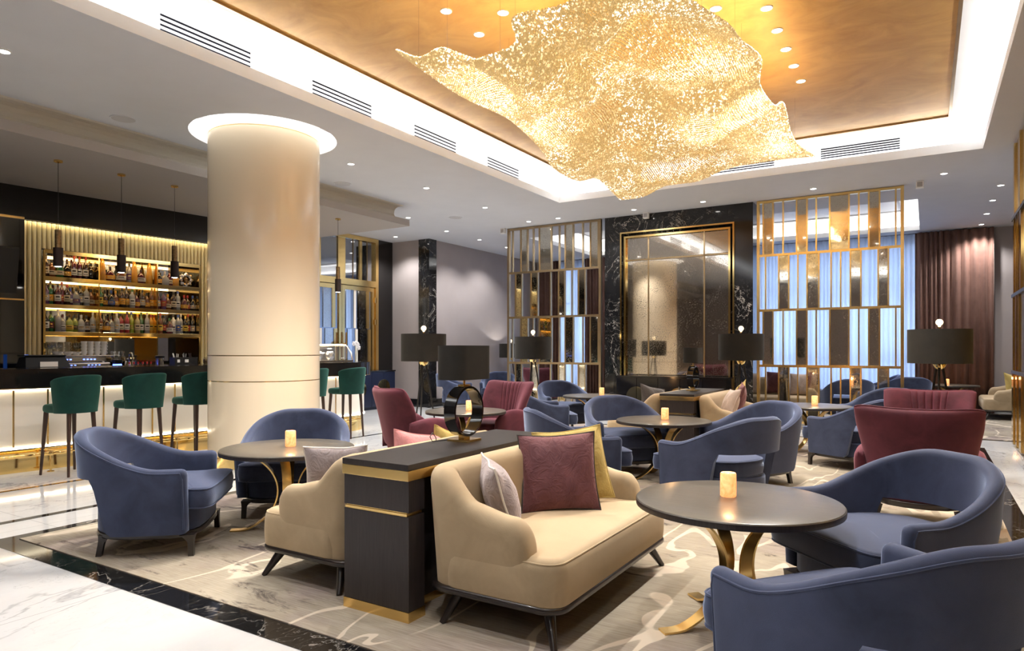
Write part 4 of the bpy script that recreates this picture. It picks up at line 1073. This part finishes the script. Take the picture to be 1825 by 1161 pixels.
# bottle shelving
sf = thing('bottle_shelving', 'brass and mirror bottle shelving set into the fluted wall', 'shelving', BP(0, 0), BR)
bm = bmesh.new(); box(bm, -2.42, -2.41, NU0, 2.98, NZ0, NZ1); fin(bm, 'mirror_back', 'clear_mirror', sf, False)
bm = bmesh.new(); box(bm, -2.42, -2.405, 2.98, NU1, NZ0, NZ1); fin(bm, 'dark_back', 'black_gloss', sf, False)
bm = bmesh.new()
box(bm, -2.42, -2.03, NU0-.012, NU0+.012, NZ0, NZ1); box(bm, -2.42, -2.03, NU1-.012, NU1+.012, NZ0, NZ1); box(bm, -2.42, -2.03, NU0, NU1, NZ1-.012, NZ1+.012); box(bm, -2.034, -2.028, NU0, NU1, NZ1-.04, NZ1)
fin(bm, 'frame', 'polished_brass', sf, False)
for u in (1.80, 2.63): bm = bmesh.new(); box(bm, -2.41, -2.04, u-.008, u+.008, NZ0, NZ1-.01); fin(bm, 'divider', 'polished_brass', sf, False)
SZ = {1: 2.335, 2: 1.955, 3: 1.575}
for k, z in SZ.items():
    bm = bmesh.new(); box(bm, -2.41, -2.05, NU0+.01, NU1-.01, z-.015, z); sb = fin(bm, 'shelf', 'black_gloss', sf, False)
    bm = bmesh.new(); box(bm, -2.05, -2.03, NU0+.01, NU1-.01, z-.055, z, .002); fin(bm, 'front_edge', 'polished_brass', sb, False)
    bm = bmesh.new(); box(bm, -2.062, -2.052, NU0+.02, NU1-.02, z-.03, z-.016); fin(bm, 'light_strip', 'led_shelf', sb, False)  # strips added beneath the shelves to brighten the bottles
bm = bmesh.new(); box(bm, -2.06, -2.04, NU0+.01, NU1-.01, NZ1-.03, NZ1-.018); fin(bm, 'light_strip', 'led_shelf', sf, False)

# bottles
BOT = {}
PROF = {'round': [(0, 0), (.036, 0), (.04, .005), (.04, .17), (.036, .195), (.016, .225), (.0135, .28), (.0135, .285)],
        'slim': [(0, 0), (.033, 0), (.036, .005), (.036, .19), (.030, .22), (.013, .25), (.012, .31), (.012, .315)],
        'stout': [(0, 0), (.044, 0), (.05, .006), (.052, .08), (.05, .13), (.03, .17), (.015, .19), (.014, .235), (.014, .24)],
        'flask': [(0, 0), (.05, 0), (.06, .01), (.068, .06), (.06, .11), (.03, .15), (.016, .165), (.014, .21), (.014, .215)],
        'cone': [(0, 0), (.046, 0), (.05, .006), (.044, .14), (.034, .24), (.024, .30), (.012, .33), (.006, .34)],
        'vodka': [(0, 0), (.036, 0), (.039, .004), (.039, .20), (.034, .225), (.018, .24), (.015, .29), (.015, .30)]}
def bottle(kind, col, lab, cap):
    key = (kind, col, lab, cap)
    if key in BOT: return None
    t = thing('bottle', '', 'bottle')
    if 'b_'+col not in M: plain('b_'+col, COLS[col], .08, 0, .8, coat=.6)
    if lab and 'l_'+lab not in M: plain('l_'+lab, COLS[lab], .6)
    if 'c_'+cap not in M: plain('c_'+cap, COLS[cap], .35)
    pr = PROF[kind]; sy = .55 if kind == 'flask' else 1
    bm = bmesh.new(); lathe(bm, pr, 16, (0, 0, 0), sy, 1); fin(bm, 'glass_body', 'b_'+col, t, True, 50)
    zt = pr[-1][1]; rc = pr[-1][0]+.002
    bm = bmesh.new(); lathe(bm, [(0, zt-.035), (rc, zt-.035), (rc, zt+.005), (rc*.8, zt+.01), (0, zt+.01)], 12); fin(bm, 'cap', 'c_'+cap, t, True, 50)
    if lab:
        r_ = pr[3][0]+.0012 if kind not in ('flask', 'stout') else .0525+(.0165 if kind == 'flask' else .0)
        z0, z1 = (.05, .14) if kind not in ('flask', 'stout') else (.035, .095)
        bm = bmesh.new(); a = [ring(bm, [(sy*r_*math.cos(x), r_*math.sin(x), z) for x in [R(-75+150*k/10) for k in range(11)]]) for z in (z0, z1)]; bridge(bm, a[0], a[1], False)
        lb = fin(bm, 'paper_label', 'l_'+lab, t)
        bm = bmesh.new(); rr_ = r_+.0008
        for za, zb_, w_ in ((z0+(z1-z0)*.55, z0+(z1-z0)*.75, 34), (z0+(z1-z0)*.2, z0+(z1-z0)*.28, 44)):
            a = [ring(bm, [(sy*rr_*math.cos(x), rr_*math.sin(x), z) for x in [R(-w_+2*w_*k/6) for k in range(7)]]) for z in (za, zb_)]; bridge(bm, a[0], a[1], False)
        fin(bm, 'printed_band', 'grey_plastic' if lab in ('white', 'cream', 'yellow') else 'brass', lb)
    BOT[key] = t; return t
COLS = dict(amber=(.20, .055, .012), brown=(.045, .012, .006), dark=(.010, .007, .006), green=(.01, .12, .02), clear=(.34, .35, .36), red=(.35, .02, .02), lime=(.30, .36, .03),
            gold=(.75, .36, .03), yellow=(.75, .50, .06), white=(.75, .73, .70), cream=(.70, .60, .42), black=(.012, .012, .012), blue=(.03, .08, .35), wine=(.10, .01, .025), straw=(.45, .38, .16), silver=(.5, .5, .5), purple=(.12, .05, .18))
def plan(s): return [tuple(x.split('/')) for x in s.split()]
SH = {1: ([1.17, 1.25, 1.34, 1.44, 1.52, 1.6, 1.67, 1.75, 1.89, 2.01, 2.15, 2.28, 2.34, 2.45, 2.56, 2.72, 2.80, 2.89, 2.97],
          'round/brown/cream/dark stout/amber/cream/black stout/green/cream/black stout/dark/gold/brown slim/wine/white/red slim/wine/white/red slim/brown/white/red stout/dark//black cone/gold//gold flask/wine/gold/brown flask/amber/white/brown round/clear/purple/dark cone/gold//gold flask/wine/white/brown cone/gold//gold stout/dark/gold/black flask/clear//silver stout/wine/cream/brown stout/gold//gold'),
      2: ([1.17, 1.235, 1.315, 1.375, 1.43, 1.48, 1.545, 1.61, 1.68, 1.75, 1.86, 1.935, 2.01, 2.085, 2.165, 2.24, 2.31, 2.385, 2.46, 2.54, 2.60, 2.71, 2.78, 2.86, 2.94, 3.02, 3.11, 3.18, 3.25],
          'round/purple/silver/black slim/green/gold/brown round/wine/white/black slim/wine/red/red round/brown/cream/red stout/purple/silver/blue stout/clear/purple/black round/dark/silver/black round/clear/white/gold stout/amber/cream/black round/green/yellow/green stout/brown/gold/black stout/dark/blue/blue stout/amber/gold/gold round/brown/gold/black slim/brown/gold/black round/clear/white/green stout/wine/gold/dark round/brown/silver/black stout/amber/gold/black slim/amber/gold/gold round/wine/silver/black round/purple/red/black stout/amber/cream/gold round/brown/cream/black vodka/clear/white/blue stout/wine/gold/red stout/brown/red/red stout/dark/silver/blue'),
      3: ([1.17, 1.24, 1.32, 1.385, 1.46, 1.54, 1.61, 1.69, 1.765, 1.87, 1.945, 2.02, 2.09, 2.16, 2.235, 2.31, 2.385, 2.455, 2.53, 2.60, 2.73, 2.80, 2.875, 2.95, 3.01, 3.07, 3.13, 3.19, 3.25],
          'round/dark/white/black round/green/wine/black vodka/clear//silver stout/clear/white/wine stout/lime/yellow/brown stout/lime/dark/black stout/clear/silver/silver stout/brown/silver/black round/clear/silver/silver round/amber/cream/gold stout/brown/gold/black stout/clear/silver/black round/clear/silver/silver round/red/cream/black slim/red/white/dark slim/lime/lime/blue round/straw/cream/gold slim/green/white/green slim/clear/white/silver round/gold/yellow/red slim/amber/yellow/red round/dark/red/black stout/wine/white/green vodka/white/white/black vodka/clear/blue/blue slim/clear/cream/white round/dark/yellow/yellow slim/dark/red/red slim/dark/silver/wine')}
SHN = {1: 'top', 2: 'middle', 3: 'bottom'}
KN = dict(round='round', slim='tall slim', stout='squat', flask='wide flask', cone='tall cone', vodka='tall straight')
for k, (us, pl) in SH.items():
    for i, (u, (kd, cl_, lb, cp)) in enumerate(zip(us, plan(pl))):
        key = (kd, cl_, lb, cp); l = KN[kd]+' '+cl_+' bottle, '+NUM[i+1]+' from the left on the '+SHN[k]+' bar shelf'
        new = bottle(*key); loc = BP(u, -2.16+(i % 2)*-.03, SZ[k]+.0005)
        if new: new.location = loc; new.rotation_euler = (0, 0, BR-.35); new['label'] = l; new['group'] = 'bottles on the '+SHN[k]+' bar shelf'
        else: dup(BOT[key], loc, BR-.35, l, 'bottles on the '+SHN[k]+' bar shelf')
# big decorative silver decanter, top shelf right
t = thing('ornate_decanter', 'large ornate silver decanter with scalloped rim at the right end of the top bar shelf', 'decanter', BP(3.14, -2.17, SZ[1]+.0005), BR)
bm = bmesh.new(); rs = []
for x, s in ((-.03, .82), (-.02, 1), (.02, 1), (.03, .82)):
    rs.append(ring(bm, [(x, s*(.105+.012*math.cos(8*a))*math.cos(a), .118+s*(.105+.012*math.cos(8*a))*math.sin(a)) for a in [2*PI*i/64 for i in range(64)]]))
ri = [ring(bm, [(x, .062*math.cos(2*PI*i/64), .118+.062*math.sin(2*PI*i/64)) for i in range(64)]) for x in (-.02, .02)]
for a, c in zip(rs, rs[1:]): bridge(bm, a, c)
bridge(bm, rs[0], ri[0]); bridge(bm, ri[0], ri[1]); bridge(bm, ri[1], rs[-1]); fin(bm, 'scalloped_body', 'steel', t, True, 50)
bm = bmesh.new(); lathe(bm, [(0, .06), (.02, .06), (.042, .10), (.040, .14), (.012, .165), (.012, .20), (0, .2)], 16); fin(bm, 'inner_flask', 'antique_brass', t)
bm = bmesh.new(); lathe(bm, [(0, .218), (.014, .22), (.018, .235), (.01, .25), (0, .262)], 16); box(bm, -.03, .03, -.06, .06, 0, .014); fin(bm, 'stopper', 'steel', t)

# back counter and what stands on it
bm = bmesh.new(); box(bm, -2.03, -1.45, .88, 4.3, 0, .93, .004); tag(bobj('back_counter', bm, 'counter_stone'), 'dark stone back counter below the bottle shelves', 'counter')
def bt(name, label, cat, u, n_, z, group=None, rz=0): return thing(name, label, cat, BP(u, n_, z), BR+rz, group)
ZC = .931
em = bt('espresso_machine', 'steel espresso machine with blue lights below the cups', 'coffee machine', 1.42, -1.75, ZC)
bm = bmesh.new(); box(bm, -.24, .20, -.33, .33, .06, .22, .02); box(bm, -.24, .05, -.33, .33, .22, .30, .01); fin(bm, 'body', 'steel', em, False)
bm = bmesh.new(); box(bm, -.25, .23, -.35, .35, .30, .32, .004); fin(bm, 'cup_tray', 'steel', em, False)
for y in (-.18, .12):
    for k in range(4):
        yy = y-.07+.045*k; bm = bmesh.new(); box(bm, .05, .056, yy-.012, yy+.012, .253, .268); fin(bm, 'blue_light', 'blue_light', em, False)
        bm = bmesh.new(); box(bm, .2, .206, yy-.010, yy+.010, .18, .19); fin(bm, 'blue_light', 'blue_light', em, False)
    bm = bmesh.new(); lathe(bm, [(0, .1), (.035, .1), (.035, .16), (0, .16)], 16, (.15, y, -.0)); tube(bm, [(.15, y, .12), (.33, y, .11)], .012, 8); fin(bm, 'portafilter', 'black_metal', em)
for y in (-.33, .33): bm = bmesh.new(); lathe(bm, [(0, 0), (.02, 0), (.02, .07), (0, .07)], 12, (.1, y*.85, 0)); lathe(bm, [(0, 0), (.02, 0), (.02, .07), (0, .07)], 12, (-.18, y*.85, 0)); fin(bm, 'foot', 'black_metal', em)
def cup():
    t = thing('coffee_cup', '', 'cup')
    bm = bmesh.new(); lathe(bm, [(0, 0), (.025, 0), (.038, .03), (.041, .055), (.038, .055), (.034, .03), (0, .008)], 18); fin(bm, 'bowl', 'white_porcelain', t)
    bm = bmesh.new(); tube(bm, [(.0, .038, .045), (.0, .058, .04), (.0, .056, .02), (.0, .034, .015)], .004, 6); fin(bm, 'handle', 'white_porcelain', t); return t
for i in range(4):
    for j in range(4):
        place('cup', cup, BP(1.50+i*.085, -1.78, ZC+.321+j*.045), BR+.3, 'white coffee cup in the '+NUM[i+1]+' stack from the left on the espresso machine, '+['lowest', 'second lowest', 'second highest', 'topmost'][j], 'white cups stacked on the espresso machine')
def bowl():
    t = thing('saucer_stack', '', 'saucer'); bm = bmesh.new(); lathe(bm, [(0, 0), (.03, 0), (.06, .03), (.066, .045), (.062, .045), (.05, .025), (0, .01)], 20); fin(bm, 'dish', 'white_porcelain', t)
    bm = bmesh.new(); tube(bm, [(.058, .02, .028), (.064, .0, .034), (.06, -.02, .032)], .003, 6); fin(bm, 'dark_mark', 'black_metal', t); return t
for i, u in enumerate((1.16, 1.28, 1.38)):
    place('bowl', bowl, BP(u, -1.72, ZC+.321), BR, 'white dish with a dark mark on the espresso machine, '+NUM[i+1]+' from the left', 'white dishes on the espresso machine')
def goblet(h=.17):
    t = thing('wine_glass', '', 'glass'); bm = bmesh.new(); lathe(bm, [(0, 0), (.032, 0), (.032, .003), (.005, .006), (.004, h*.45), (.02, h*.5), (.036, h*.7), (.032, h), (.031, h), (.034, h*.7), (.018, h*.52), (0, h*.48)], 18); fin(bm, 'bowl', 'clear_glass', t); return t
for i, u in enumerate((1.13, 1.17, 1.215, 1.26, 1.44, 1.475, 1.52)):
    place('goblet', goblet, BP(u, -1.92, ZC+.321 if u > 1.07 else ZC), BR, 'clear wine glass behind the white dishes and cups, '+NUM[i+1]+' from the left', 'wine glasses above the coffee machine')
gr = bt('coffee_grinder', 'coffee grinder with clear hopper and blue light right of the espresso machine', 'coffee grinder', 1.90, -1.70, ZC)
bm = bmesh.new(); lathe(bm, [(0, 0), (.07, 0), (.07, .03), (.05, .05), (.05, .18), (.07, .22), (.07, .25), (0, .25)], 24); fin(bm, 'body', 'black_metal', gr)
bm = bmesh.new(); lathe(bm, [(.03, .25), (.085, .30), (.095, .37), (.09, .375), (0, .38)], 24); fin(bm, 'hopper', 'clear_glass', gr)
bm = bmesh.new(); lathe(bm, [(0, .12), (.055, .13), (.058, .16), (.055, .19), (0, .2)], 20); fin(bm, 'blue_glow', 'blue_light', gr)
ps = bt('till_screen', 'low dark till terminal with a pale paper note on the bar top', 'till', .62, -.62, 1.121)
bm = bmesh.new()
a = ring(bm, [(-.16, -.23, 0), (.16, -.23, 0), (.16, .23, 0), (-.16, .23, 0)]); c = ring(bm, [(-.15, -.2, .11), (.06, -.2, .13), (.06, .2, .13), (-.15, .2, .11)]); bridge(bm, a, c); bm.faces.new(a); bm.faces.new(c); fin(bm, 'housing', 'grey_plastic', ps, False)
bm = bmesh.new(); box(bm, -.17, .08, -.21, .21, .128, .142, .004); fin(bm, 'screen', 'screen_black', ps, False)
bm = bmesh.new(); box(bm, .165, .17, -.09, .09, .005, .065); fin(bm, 'paper_note', 'paper', ps, False)
def syrup():
    t = thing('syrup_bottle', '', 'bottle'); bm = bmesh.new(); lathe(bm, [(0, 0), (.022, 0), (.022, .14), (.012, .17), (.01, .19)], 14); fin(bm, 'body', 'clear_glass', t)
    bm = bmesh.new(); lathe(bm, [(0, .185), (.013, .185), (.013, .215), (0, .22)], 12); fin(bm, 'cap', 'red_cap', t); return t
for i, u in enumerate((2.03, 2.09, 2.15, 2.215, 2.275, 2.33)):
    place('syrup', syrup, BP(u, -1.62, ZC), BR, 'small clear bottle with red cap behind the bar, '+NUM[i+1]+' from the left', 'red capped bottles behind the bar')
tp = bt('bar_tap', 'tall curved chrome tap above the bar sink', 'tap', 2.13, -1.85, ZC)
bm = bmesh.new(); tube(bm, [(0, 0, 0), (0, 0, .30)]+[(.05-.05*math.cos(PI*k/8), 0, .30+.05*math.sin(PI*k/8)) for k in range(1, 9)]+[(.10, 0, .24)], .011, 10); fin(bm, 'spout', 'steel', tp)
bm = bmesh.new(); tube(bm, [(0, .02, .06), (0, .08, .10)], .007, 8); lathe(bm, [(0, 0), (.028, 0), (.024, .02), (0, .02)], 16); fin(bm, 'lever', 'steel', tp)
jg = bt('steel_canister', 'tall black and steel canister right of the tap', 'canister', 2.50, -1.70, ZC)
bm = bmesh.new(); lathe(bm, [(0, 0), (.05, 0), (.055, .26), (.055, .28)], 24); fin(bm, 'body', 'steel', jg)
bm = bmesh.new(); lathe(bm, [(0, .27), (.065, .27), (.068, .30), (.03, .31), (0, .31)], 24); fin(bm, 'lid', 'black_metal', jg)
kt = bt('kettle', 'steel kettle with black lid beside the tall canister', 'kettle', 2.70, -1.68, ZC)
bm = bmesh.new(); lathe(bm, [(0, 0), (.07, 0), (.078, .03), (.07, .15), (.055, .21)], 24); tube(bm, [(.05, -.04, .08), (.08, -.08, .13), (.09, -.10, .19)], .012, 8); fin(bm, 'body', 'steel', kt)
bm = bmesh.new(); lathe(bm, [(0, .25), (.012, .255), (.05, .235), (.058, .21), (0, .2)], 24); tube(bm, [(0, .06, .19), (0, .12, .18), (0, .12, .08), (0, .07, .05)], .010, 8); fin(bm, 'handle', 'black_metal', kt)
cd_ = bt('bar_caddy', 'black bar caddy with two white tags on the counter', 'caddy', 2.30, -.62, 1.121)
bm = bmesh.new(); box(bm, -.07, .07, -.16, .16, 0, .012); box(bm, -.07, -.06, -.16, .16, .012, .10); box(bm, .06, .07, -.16, .16, .012, .10)
for y in (-.16, -.055, .05, .15): box(bm, -.06, .06, y, y+.01, .012, .10)
fin(bm, 'box', 'black_metal', cd_, False)
bm = bmesh.new(); box(bm, .0705, .072, -.125, -.09, .03, .07); box(bm, .0705, .072, -.02, .03, .03, .07); fin(bm, 'white_tag', 'white_porcelain', cd_, False)
for i, (y, cc) in enumerate(((-.11, 'paper'), (-.0, 'b_clear'), (.10, 'dark_bronze'))):
    t = bt('napkin_stack' if i == 0 else 'straw_holder', ['pale folded napkins standing in the left end of the black caddy', 'clear straws standing in the middle of the black caddy', 'dark stirrers standing in the right end of the black caddy'][i], 'napkins' if i == 0 else 'straws', 2.30+y, -.62, 1.1335)
    bm = bmesh.new()
    for q in range(6): tube(bm, [(random.uniform(-.03, .03), random.uniform(-.025, .025), 0), (random.uniform(-.04, .04), random.uniform(-.04, .04), .13+.02*random.random())], .004, 6)
    fin(bm, 'bundle', cc, t)
def jar():
    t = thing('glass_jar', '', 'jar'); bm = bmesh.new(); lathe(bm, [(0, .004), (.038, .004), (.046, .02), (.046, .06), (.036, .075)], 18); fin(bm, 'contents', 'antique_brass', t)
    bm = bmesh.new(); lathe(bm, [(0, 0), (.042, 0), (.05, .015), (.05, .075), (.038, .09), (.04, .10), (0, .10)], 18); fin(bm, 'glass', 'clear_glass', t); return t
for i, u in enumerate((2.62, 2.73, 2.84, 2.95, 3.06)):
    place('jar', jar, BP(u, -.60, 1.121), BR, 'low glass jar with brown nibbles on the bar top, '+NUM[i+1]+' from the left', 'glass jars on the bar')
tv = thing('television', 'black flat television tilted down at the left edge over the bar', 'television', BP(.10, -1.45, 2.32), BR); tv.rotation_euler = (0, R(12), BR)
bm = bmesh.new(); box(bm, -.03, .02, -.52, .52, -.29, .29, .006); fin(bm, 'housing', 'black_metal', tv, False)
bm = bmesh.new(); box(bm, .0205, .023, -.505, .505, -.27, .275); fin(bm, 'screen', 'screen_black', tv, False)
bm = bmesh.new(); tube(bm, [(-.03, 0, .0), (-.50, 0, .1)], .03, 8); fin(bm, 'wall_bracket', 'black_metal', tv)
nv = bt('phone_screen', 'narrow blue lit device standing at the left end of the back counter', 'device', .76, -1.6, ZC)
bm = bmesh.new(); box(bm, -.01, .01, -.02, .02, 0, .33, .003); fin(bm, 'blue_face', 'blue_screen', nv, False)

# pendants over the bar
def pendant():
    t = thing('pendant_lamp', '', 'pendant lamp')
    bm = bmesh.new(); lathe(bm, [(0, 0), (.045, 0), (.045, -.022), (.012, -.03), (0, -.03)], 20); fin(bm, 'ceiling_rose', 'brass', t)
    bm = bmesh.new(); tube(bm, [(0, 0, -.02), (0, 0, -.82)], .003, 6); fin(bm, 'cord', 'black_metal', t)
    bm = bmesh.new(); lathe(bm, [(0, -.80), (.034, -.80), (.034, -1.02), (0, -1.02)], 24); fin(bm, 'brass_tube', 'antique_brass', t)
    bm = bmesh.new(); lathe(bm, [(0, -1.005), (.05, -1.005), (.05, -1.22), (.044, -1.22), (.044, -1.05), (0, -1.05)], 24); fin(bm, 'dark_shade', 'dark_bronze', t)
    bm = bmesh.new(); lathe(bm, [(0, -1.20), (.04, -1.205), (.03, -1.222), (0, -1.226)], 18); fin(bm, 'lamp_glass', 'lamp_disc', t); return t
for i, (u, l) in enumerate(((.63, 'left of the three'), (1.34, 'middle of the three'), (2.03, 'right of the three'), (4.78, 'right of the column'))):
    o = place('pend', pendant, BP(u, -.22-.06*i, 3.5), 0, 'slim brass and dark cylinder pendant lamp over the bar, '+l, 'cylinder pendant lamps')
    emp_light('SPOT', (0, 0, -1.24), 4, (1, .9, .75), .03, o, 2.0)

# display case and orchid
dc = bt('display_case', 'curved glass display case with lit shelf at the far end of the bar', 'display case', 4.75, -.72, 1.121)
bm = bmesh.new(); box(bm, -.26, .26, -.55, .40, 0, .025); box(bm, -.24, -.22, -.55, .40, .025, .30); fin(bm, 'tray', 'steel', dc, False)
bm = bmesh.new(); pr_ = [(-.24, .30), (.0, .30), (.12, .26), (.22, .14), (.25, .025)]
a = [ring(bm, [(x, y, z) for x, z in pr_]) for y in (-.54, .39)]; bridge(bm, a[0], a[1], False); fin(bm, 'curved_glass', 'clear_glass', dc)
bm = bmesh.new()
for y in (-.545, .395): tube(bm, [(x, y, z) for x, z in pr_], .012, 8)
fin(bm, 'glass_edge', 'steel', dc)
bm = bmesh.new(); box(bm, -.20, .10, -.53, .38, .285, .293); fin(bm, 'light_bar', 'led_shelf', dc, False)
for i, y in enumerate((-.35, -.12, .12)):
    t = bt('glass_bowl', 'round glass bowl inside the lit display case, '+NUM[i+1]+' from the left', 'bowl', 4.75+y, -.72, 1.147, 'bowls in the display case')
    bm = bmesh.new(); lathe(bm, [(0, 0), (.03, 0), (.075, .05), (.08, .10), (.05, .15), (.046, .15)], 20); fin(bm, 'bowl', 'steel', t)
orc = thing('potted_orchid', 'white orchid in a gold pot on the navy cabinet before the glass door', 'plant', (-10.52, 10.62, .866))
bm = bmesh.new(); lathe(bm, [(0, 0), (.06, 0), (.08, .13), (.075, .13), (.07, .12), (0, .12)], 20); fin(bm, 'pot', 'brass', orc)
bm = bmesh.new()
for k in range(9):
    a = 2*PI*k/9+.3; d = Vector((math.cos(a), math.sin(a), 0)); s_ = Vector((-d.y, d.x, 0)); L_ = .2+.12*random.random(); prev = None
    for j in range(7):
        f = j/6; p = d*L_*f+Vector((0, 0, .12+.12*math.sin(PI*f*.8)*1.0-.06*f)); w_ = .035*math.sin(PI*(.08+.9*f)); cur = [bm.verts.new(p+s_*w_), bm.verts.new(p-Vector((0, 0, .008))), bm.verts.new(p-s_*w_)]
        if prev: bm.faces.new((prev[0], prev[1], cur[1], cur[0])); bm.faces.new((prev[1], prev[2], cur[2], cur[1]))
        prev = cur
fin(bm, 'leaves', 'leaf_green', orc)
bm = bmesh.new(); tube(bm, [(0, 0, .12), (.01, .02, .35), (.02, .04, .5), (.03, .02, .58), (.04, -.08, .60)], .005, 6); fin(bm, 'stem', 'leaf_green', orc)
for k, (dx, dy, dz) in enumerate(((.03, .03, .57), (.035, -.03, .60), (.04, -.10, .585), (.03, .06, .50))):
    bm = bmesh.new()
    for q in range(5):
        a = 2*PI*q/5+k; c = Vector((dx+.015, dy+.028*math.cos(a), dz+.028*math.sin(a)))
        lathe(bm, [(0, -.004), (.022, -.002), (.022, .002), (0, .004)], 10, c, .5, 1)
        for v_ in bm.verts[-(22):]if False else []: pass
    bmesh.ops.create_icosphere(bm, subdivisions=1, radius=.012, matrix=Matrix.Translation((dx+.025, dy, dz)))
    # petals face the room: squash spheres
    for q in range(5):
        a = 2*PI*q/5+k; bmesh.ops.create_icosphere(bm, subdivisions=2, radius=.026, matrix=Matrix.Translation((dx+.01, dy+.03*math.cos(a), dz+.03*math.sin(a))) @ Matrix.Diagonal((.25, 1, 1, 1)))
    fin(bm, 'flower', 'orchid_white', orc)

# ================================================================== CHANDELIER
ch = thing('chandelier', 'huge wavy chandelier sheet of golden crystal beads hanging from the gold ceiling', 'chandelier', (-2.3, 6.3, 4.235))
# boundary curves of the sheet in world metres: left edge, right edge, near edge, far edge
LE = [(-3.53, 4.0, 3.67), (-3.40, 4.15, 3.545), (-3.42, 4.75, 3.52), (-3.40, 5.44, 3.54), (-3.42, 6.10, 3.43), (-3.45, 6.45, 3.31), (-3.42, 6.96, 3.27), (-3.40, 7.45, 3.40), (-3.42, 7.9, 3.36), (-3.43, 8.28, 3.30)]
FE = [(-3.43, 8.28, 3.30), (-3.15, 8.38, 3.33), (-2.85, 8.4, 3.44), (-2.45, 8.4, 3.44), (-2.1, 8.4, 3.54), (-1.75, 8.42, 3.57), (-1.45, 8.45, 3.58), (-1.12, 8.6, 3.60)]
RE = [(-1.28, 3.95, 3.48), (-1.22, 4.4, 3.54), (-1.2, 4.9, 3.64), (-1.2, 5.25, 3.67), (-1.22, 5.75, 3.80), (-1.24, 6.2, 3.88), (-1.27, 6.28, 3.70), (-1.27, 6.95, 3.72), (-1.25, 7.35, 3.85), (-1.22, 7.75, 3.60), (-1.12, 8.6, 3.60)]
NE = [(-3.53, 4.0, 3.67), (-3.30, 4.0, 3.555), (-3.08, 4.0, 3.575), (-2.88, 4.0, 3.44), (-2.62, 4.02, 3.44), (-2.46, 4.05, 3.50), (-2.42, 3.95, 3.62), (-2.1, 3.95, 3.60), (-1.81, 3.95, 3.62), (-1.5, 3.92, 3.50), (-1.28, 3.95, 3.48)]
def cr(p, t):
    n_ = len(p)-1; x = min(max(t, 0), .99999)*n_; i = int(x); f = x-i
    a, b_, c, d = (Vector(p[max(0, min(n_, i+q))]) for q in (-1, 0, 1, 2))
    return .5*((2*b_)+(c-a)*f+(2*a-5*b_+4*c-d)*f*f+(3*b_-a-3*c+d)*f**3)
def S_(u, v):
    """u: 0 near .. 1 far, v: 0 left .. 1 right"""
    c0, c1 = cr(LE, u), cr(RE, u); d0, d1 = cr(NE, v), cr(FE, v)
    p = c0*(1-v)+c1*v+d0*(1-u)+d1*u-(Vector(LE[0])*(1-u)*(1-v)+Vector(RE[0])*(1-u)*v+Vector(LE[-1])*u*(1-v)+Vector(RE[-1])*u*v)
    e = (min(1, 5*u)*min(1, 5*(1-u))*min(1, 5*v)*min(1, 5*(1-v)))
    X_, Y_ = p.x, p.y
    p.z += e*(-.02+.13*math.sin(2.1*Y_+1.9*X_+.5*math.sin(2.3*X_))+.085*math.sin(3.9*X_-1.3*Y_+1.0)+.06*math.sin(4.6*Y_-2.2*X_)+.03*math.sin(9*X_+5*Y_))
    p.x += e*.05*math.sin(3*Y_+2*X_); return p
NUu, NVv = 235, 138
bm_v = []; bm_f = []
for i in range(NUu):
    for j in range(NVv):
        u_, v_ = (i+.5)/NUu, (j+.5)/NVv; p = S_(u_, v_)-Vector((-2.3, 6.3, 4.235)); rr = .0118*(.85+.3*random.random()); a = random.random()*PI
        ca, sa = math.cos(a)*rr, math.sin(a)*rr; t1, t2 = random.uniform(-.4, .4)*rr, random.uniform(-.4, .4)*rr; b0 = len(bm_v)
        bm_v += [(p.x+t1, p.y+t2, p.z+rr*1.15), (p.x-t1, p.y-t2, p.z-rr*1.15), (p.x+ca, p.y+sa, p.z+t1), (p.x-sa, p.y+ca, p.z+t2), (p.x-ca, p.y-sa, p.z-t1), (p.x+sa, p.y-ca, p.z-t2)]
        for q in range(4): bm_f += [(b0, b0+2+q, b0+2+(q+1) % 4), (b0+1, b0+2+(q+1) % 4, b0+2+q)]
me = bpy.data.meshes.new('crystal_net'); me.from_pydata(bm_v, [], bm_f); me.materials.append(M['crystal'])
o = bpy.data.objects.new('crystal_net', me); COL.objects.link(o); o.parent = ch
for k in range(36):
    u_, v_ = (k % 9+.5)/9+random.uniform(-.04, .04), (k//9+.1)/3.4+random.uniform(-.03, .03); u_ = min(.98, max(.02, u_)); v_ = min(.98, max(.02, v_))
    p = S_(u_, v_)-Vector((-2.3, 6.3, 4.235)); bm = bmesh.new(); tube(bm, [(p.x, p.y, p.z), (p.x, p.y, 0)], .0014, 5); fin(bm, 'suspension_wire', 'steel', ch)
for k in range(6):
    u_ = (k % 3+.7)/3.4; v_ = .3+.42*(k//3); p = S_(u_, v_)
    emp_light('POINT', (p.x+2.3, p.y-6.3, p.z+.22-4.235), 2.5, (1, .78, .45), .12, ch)
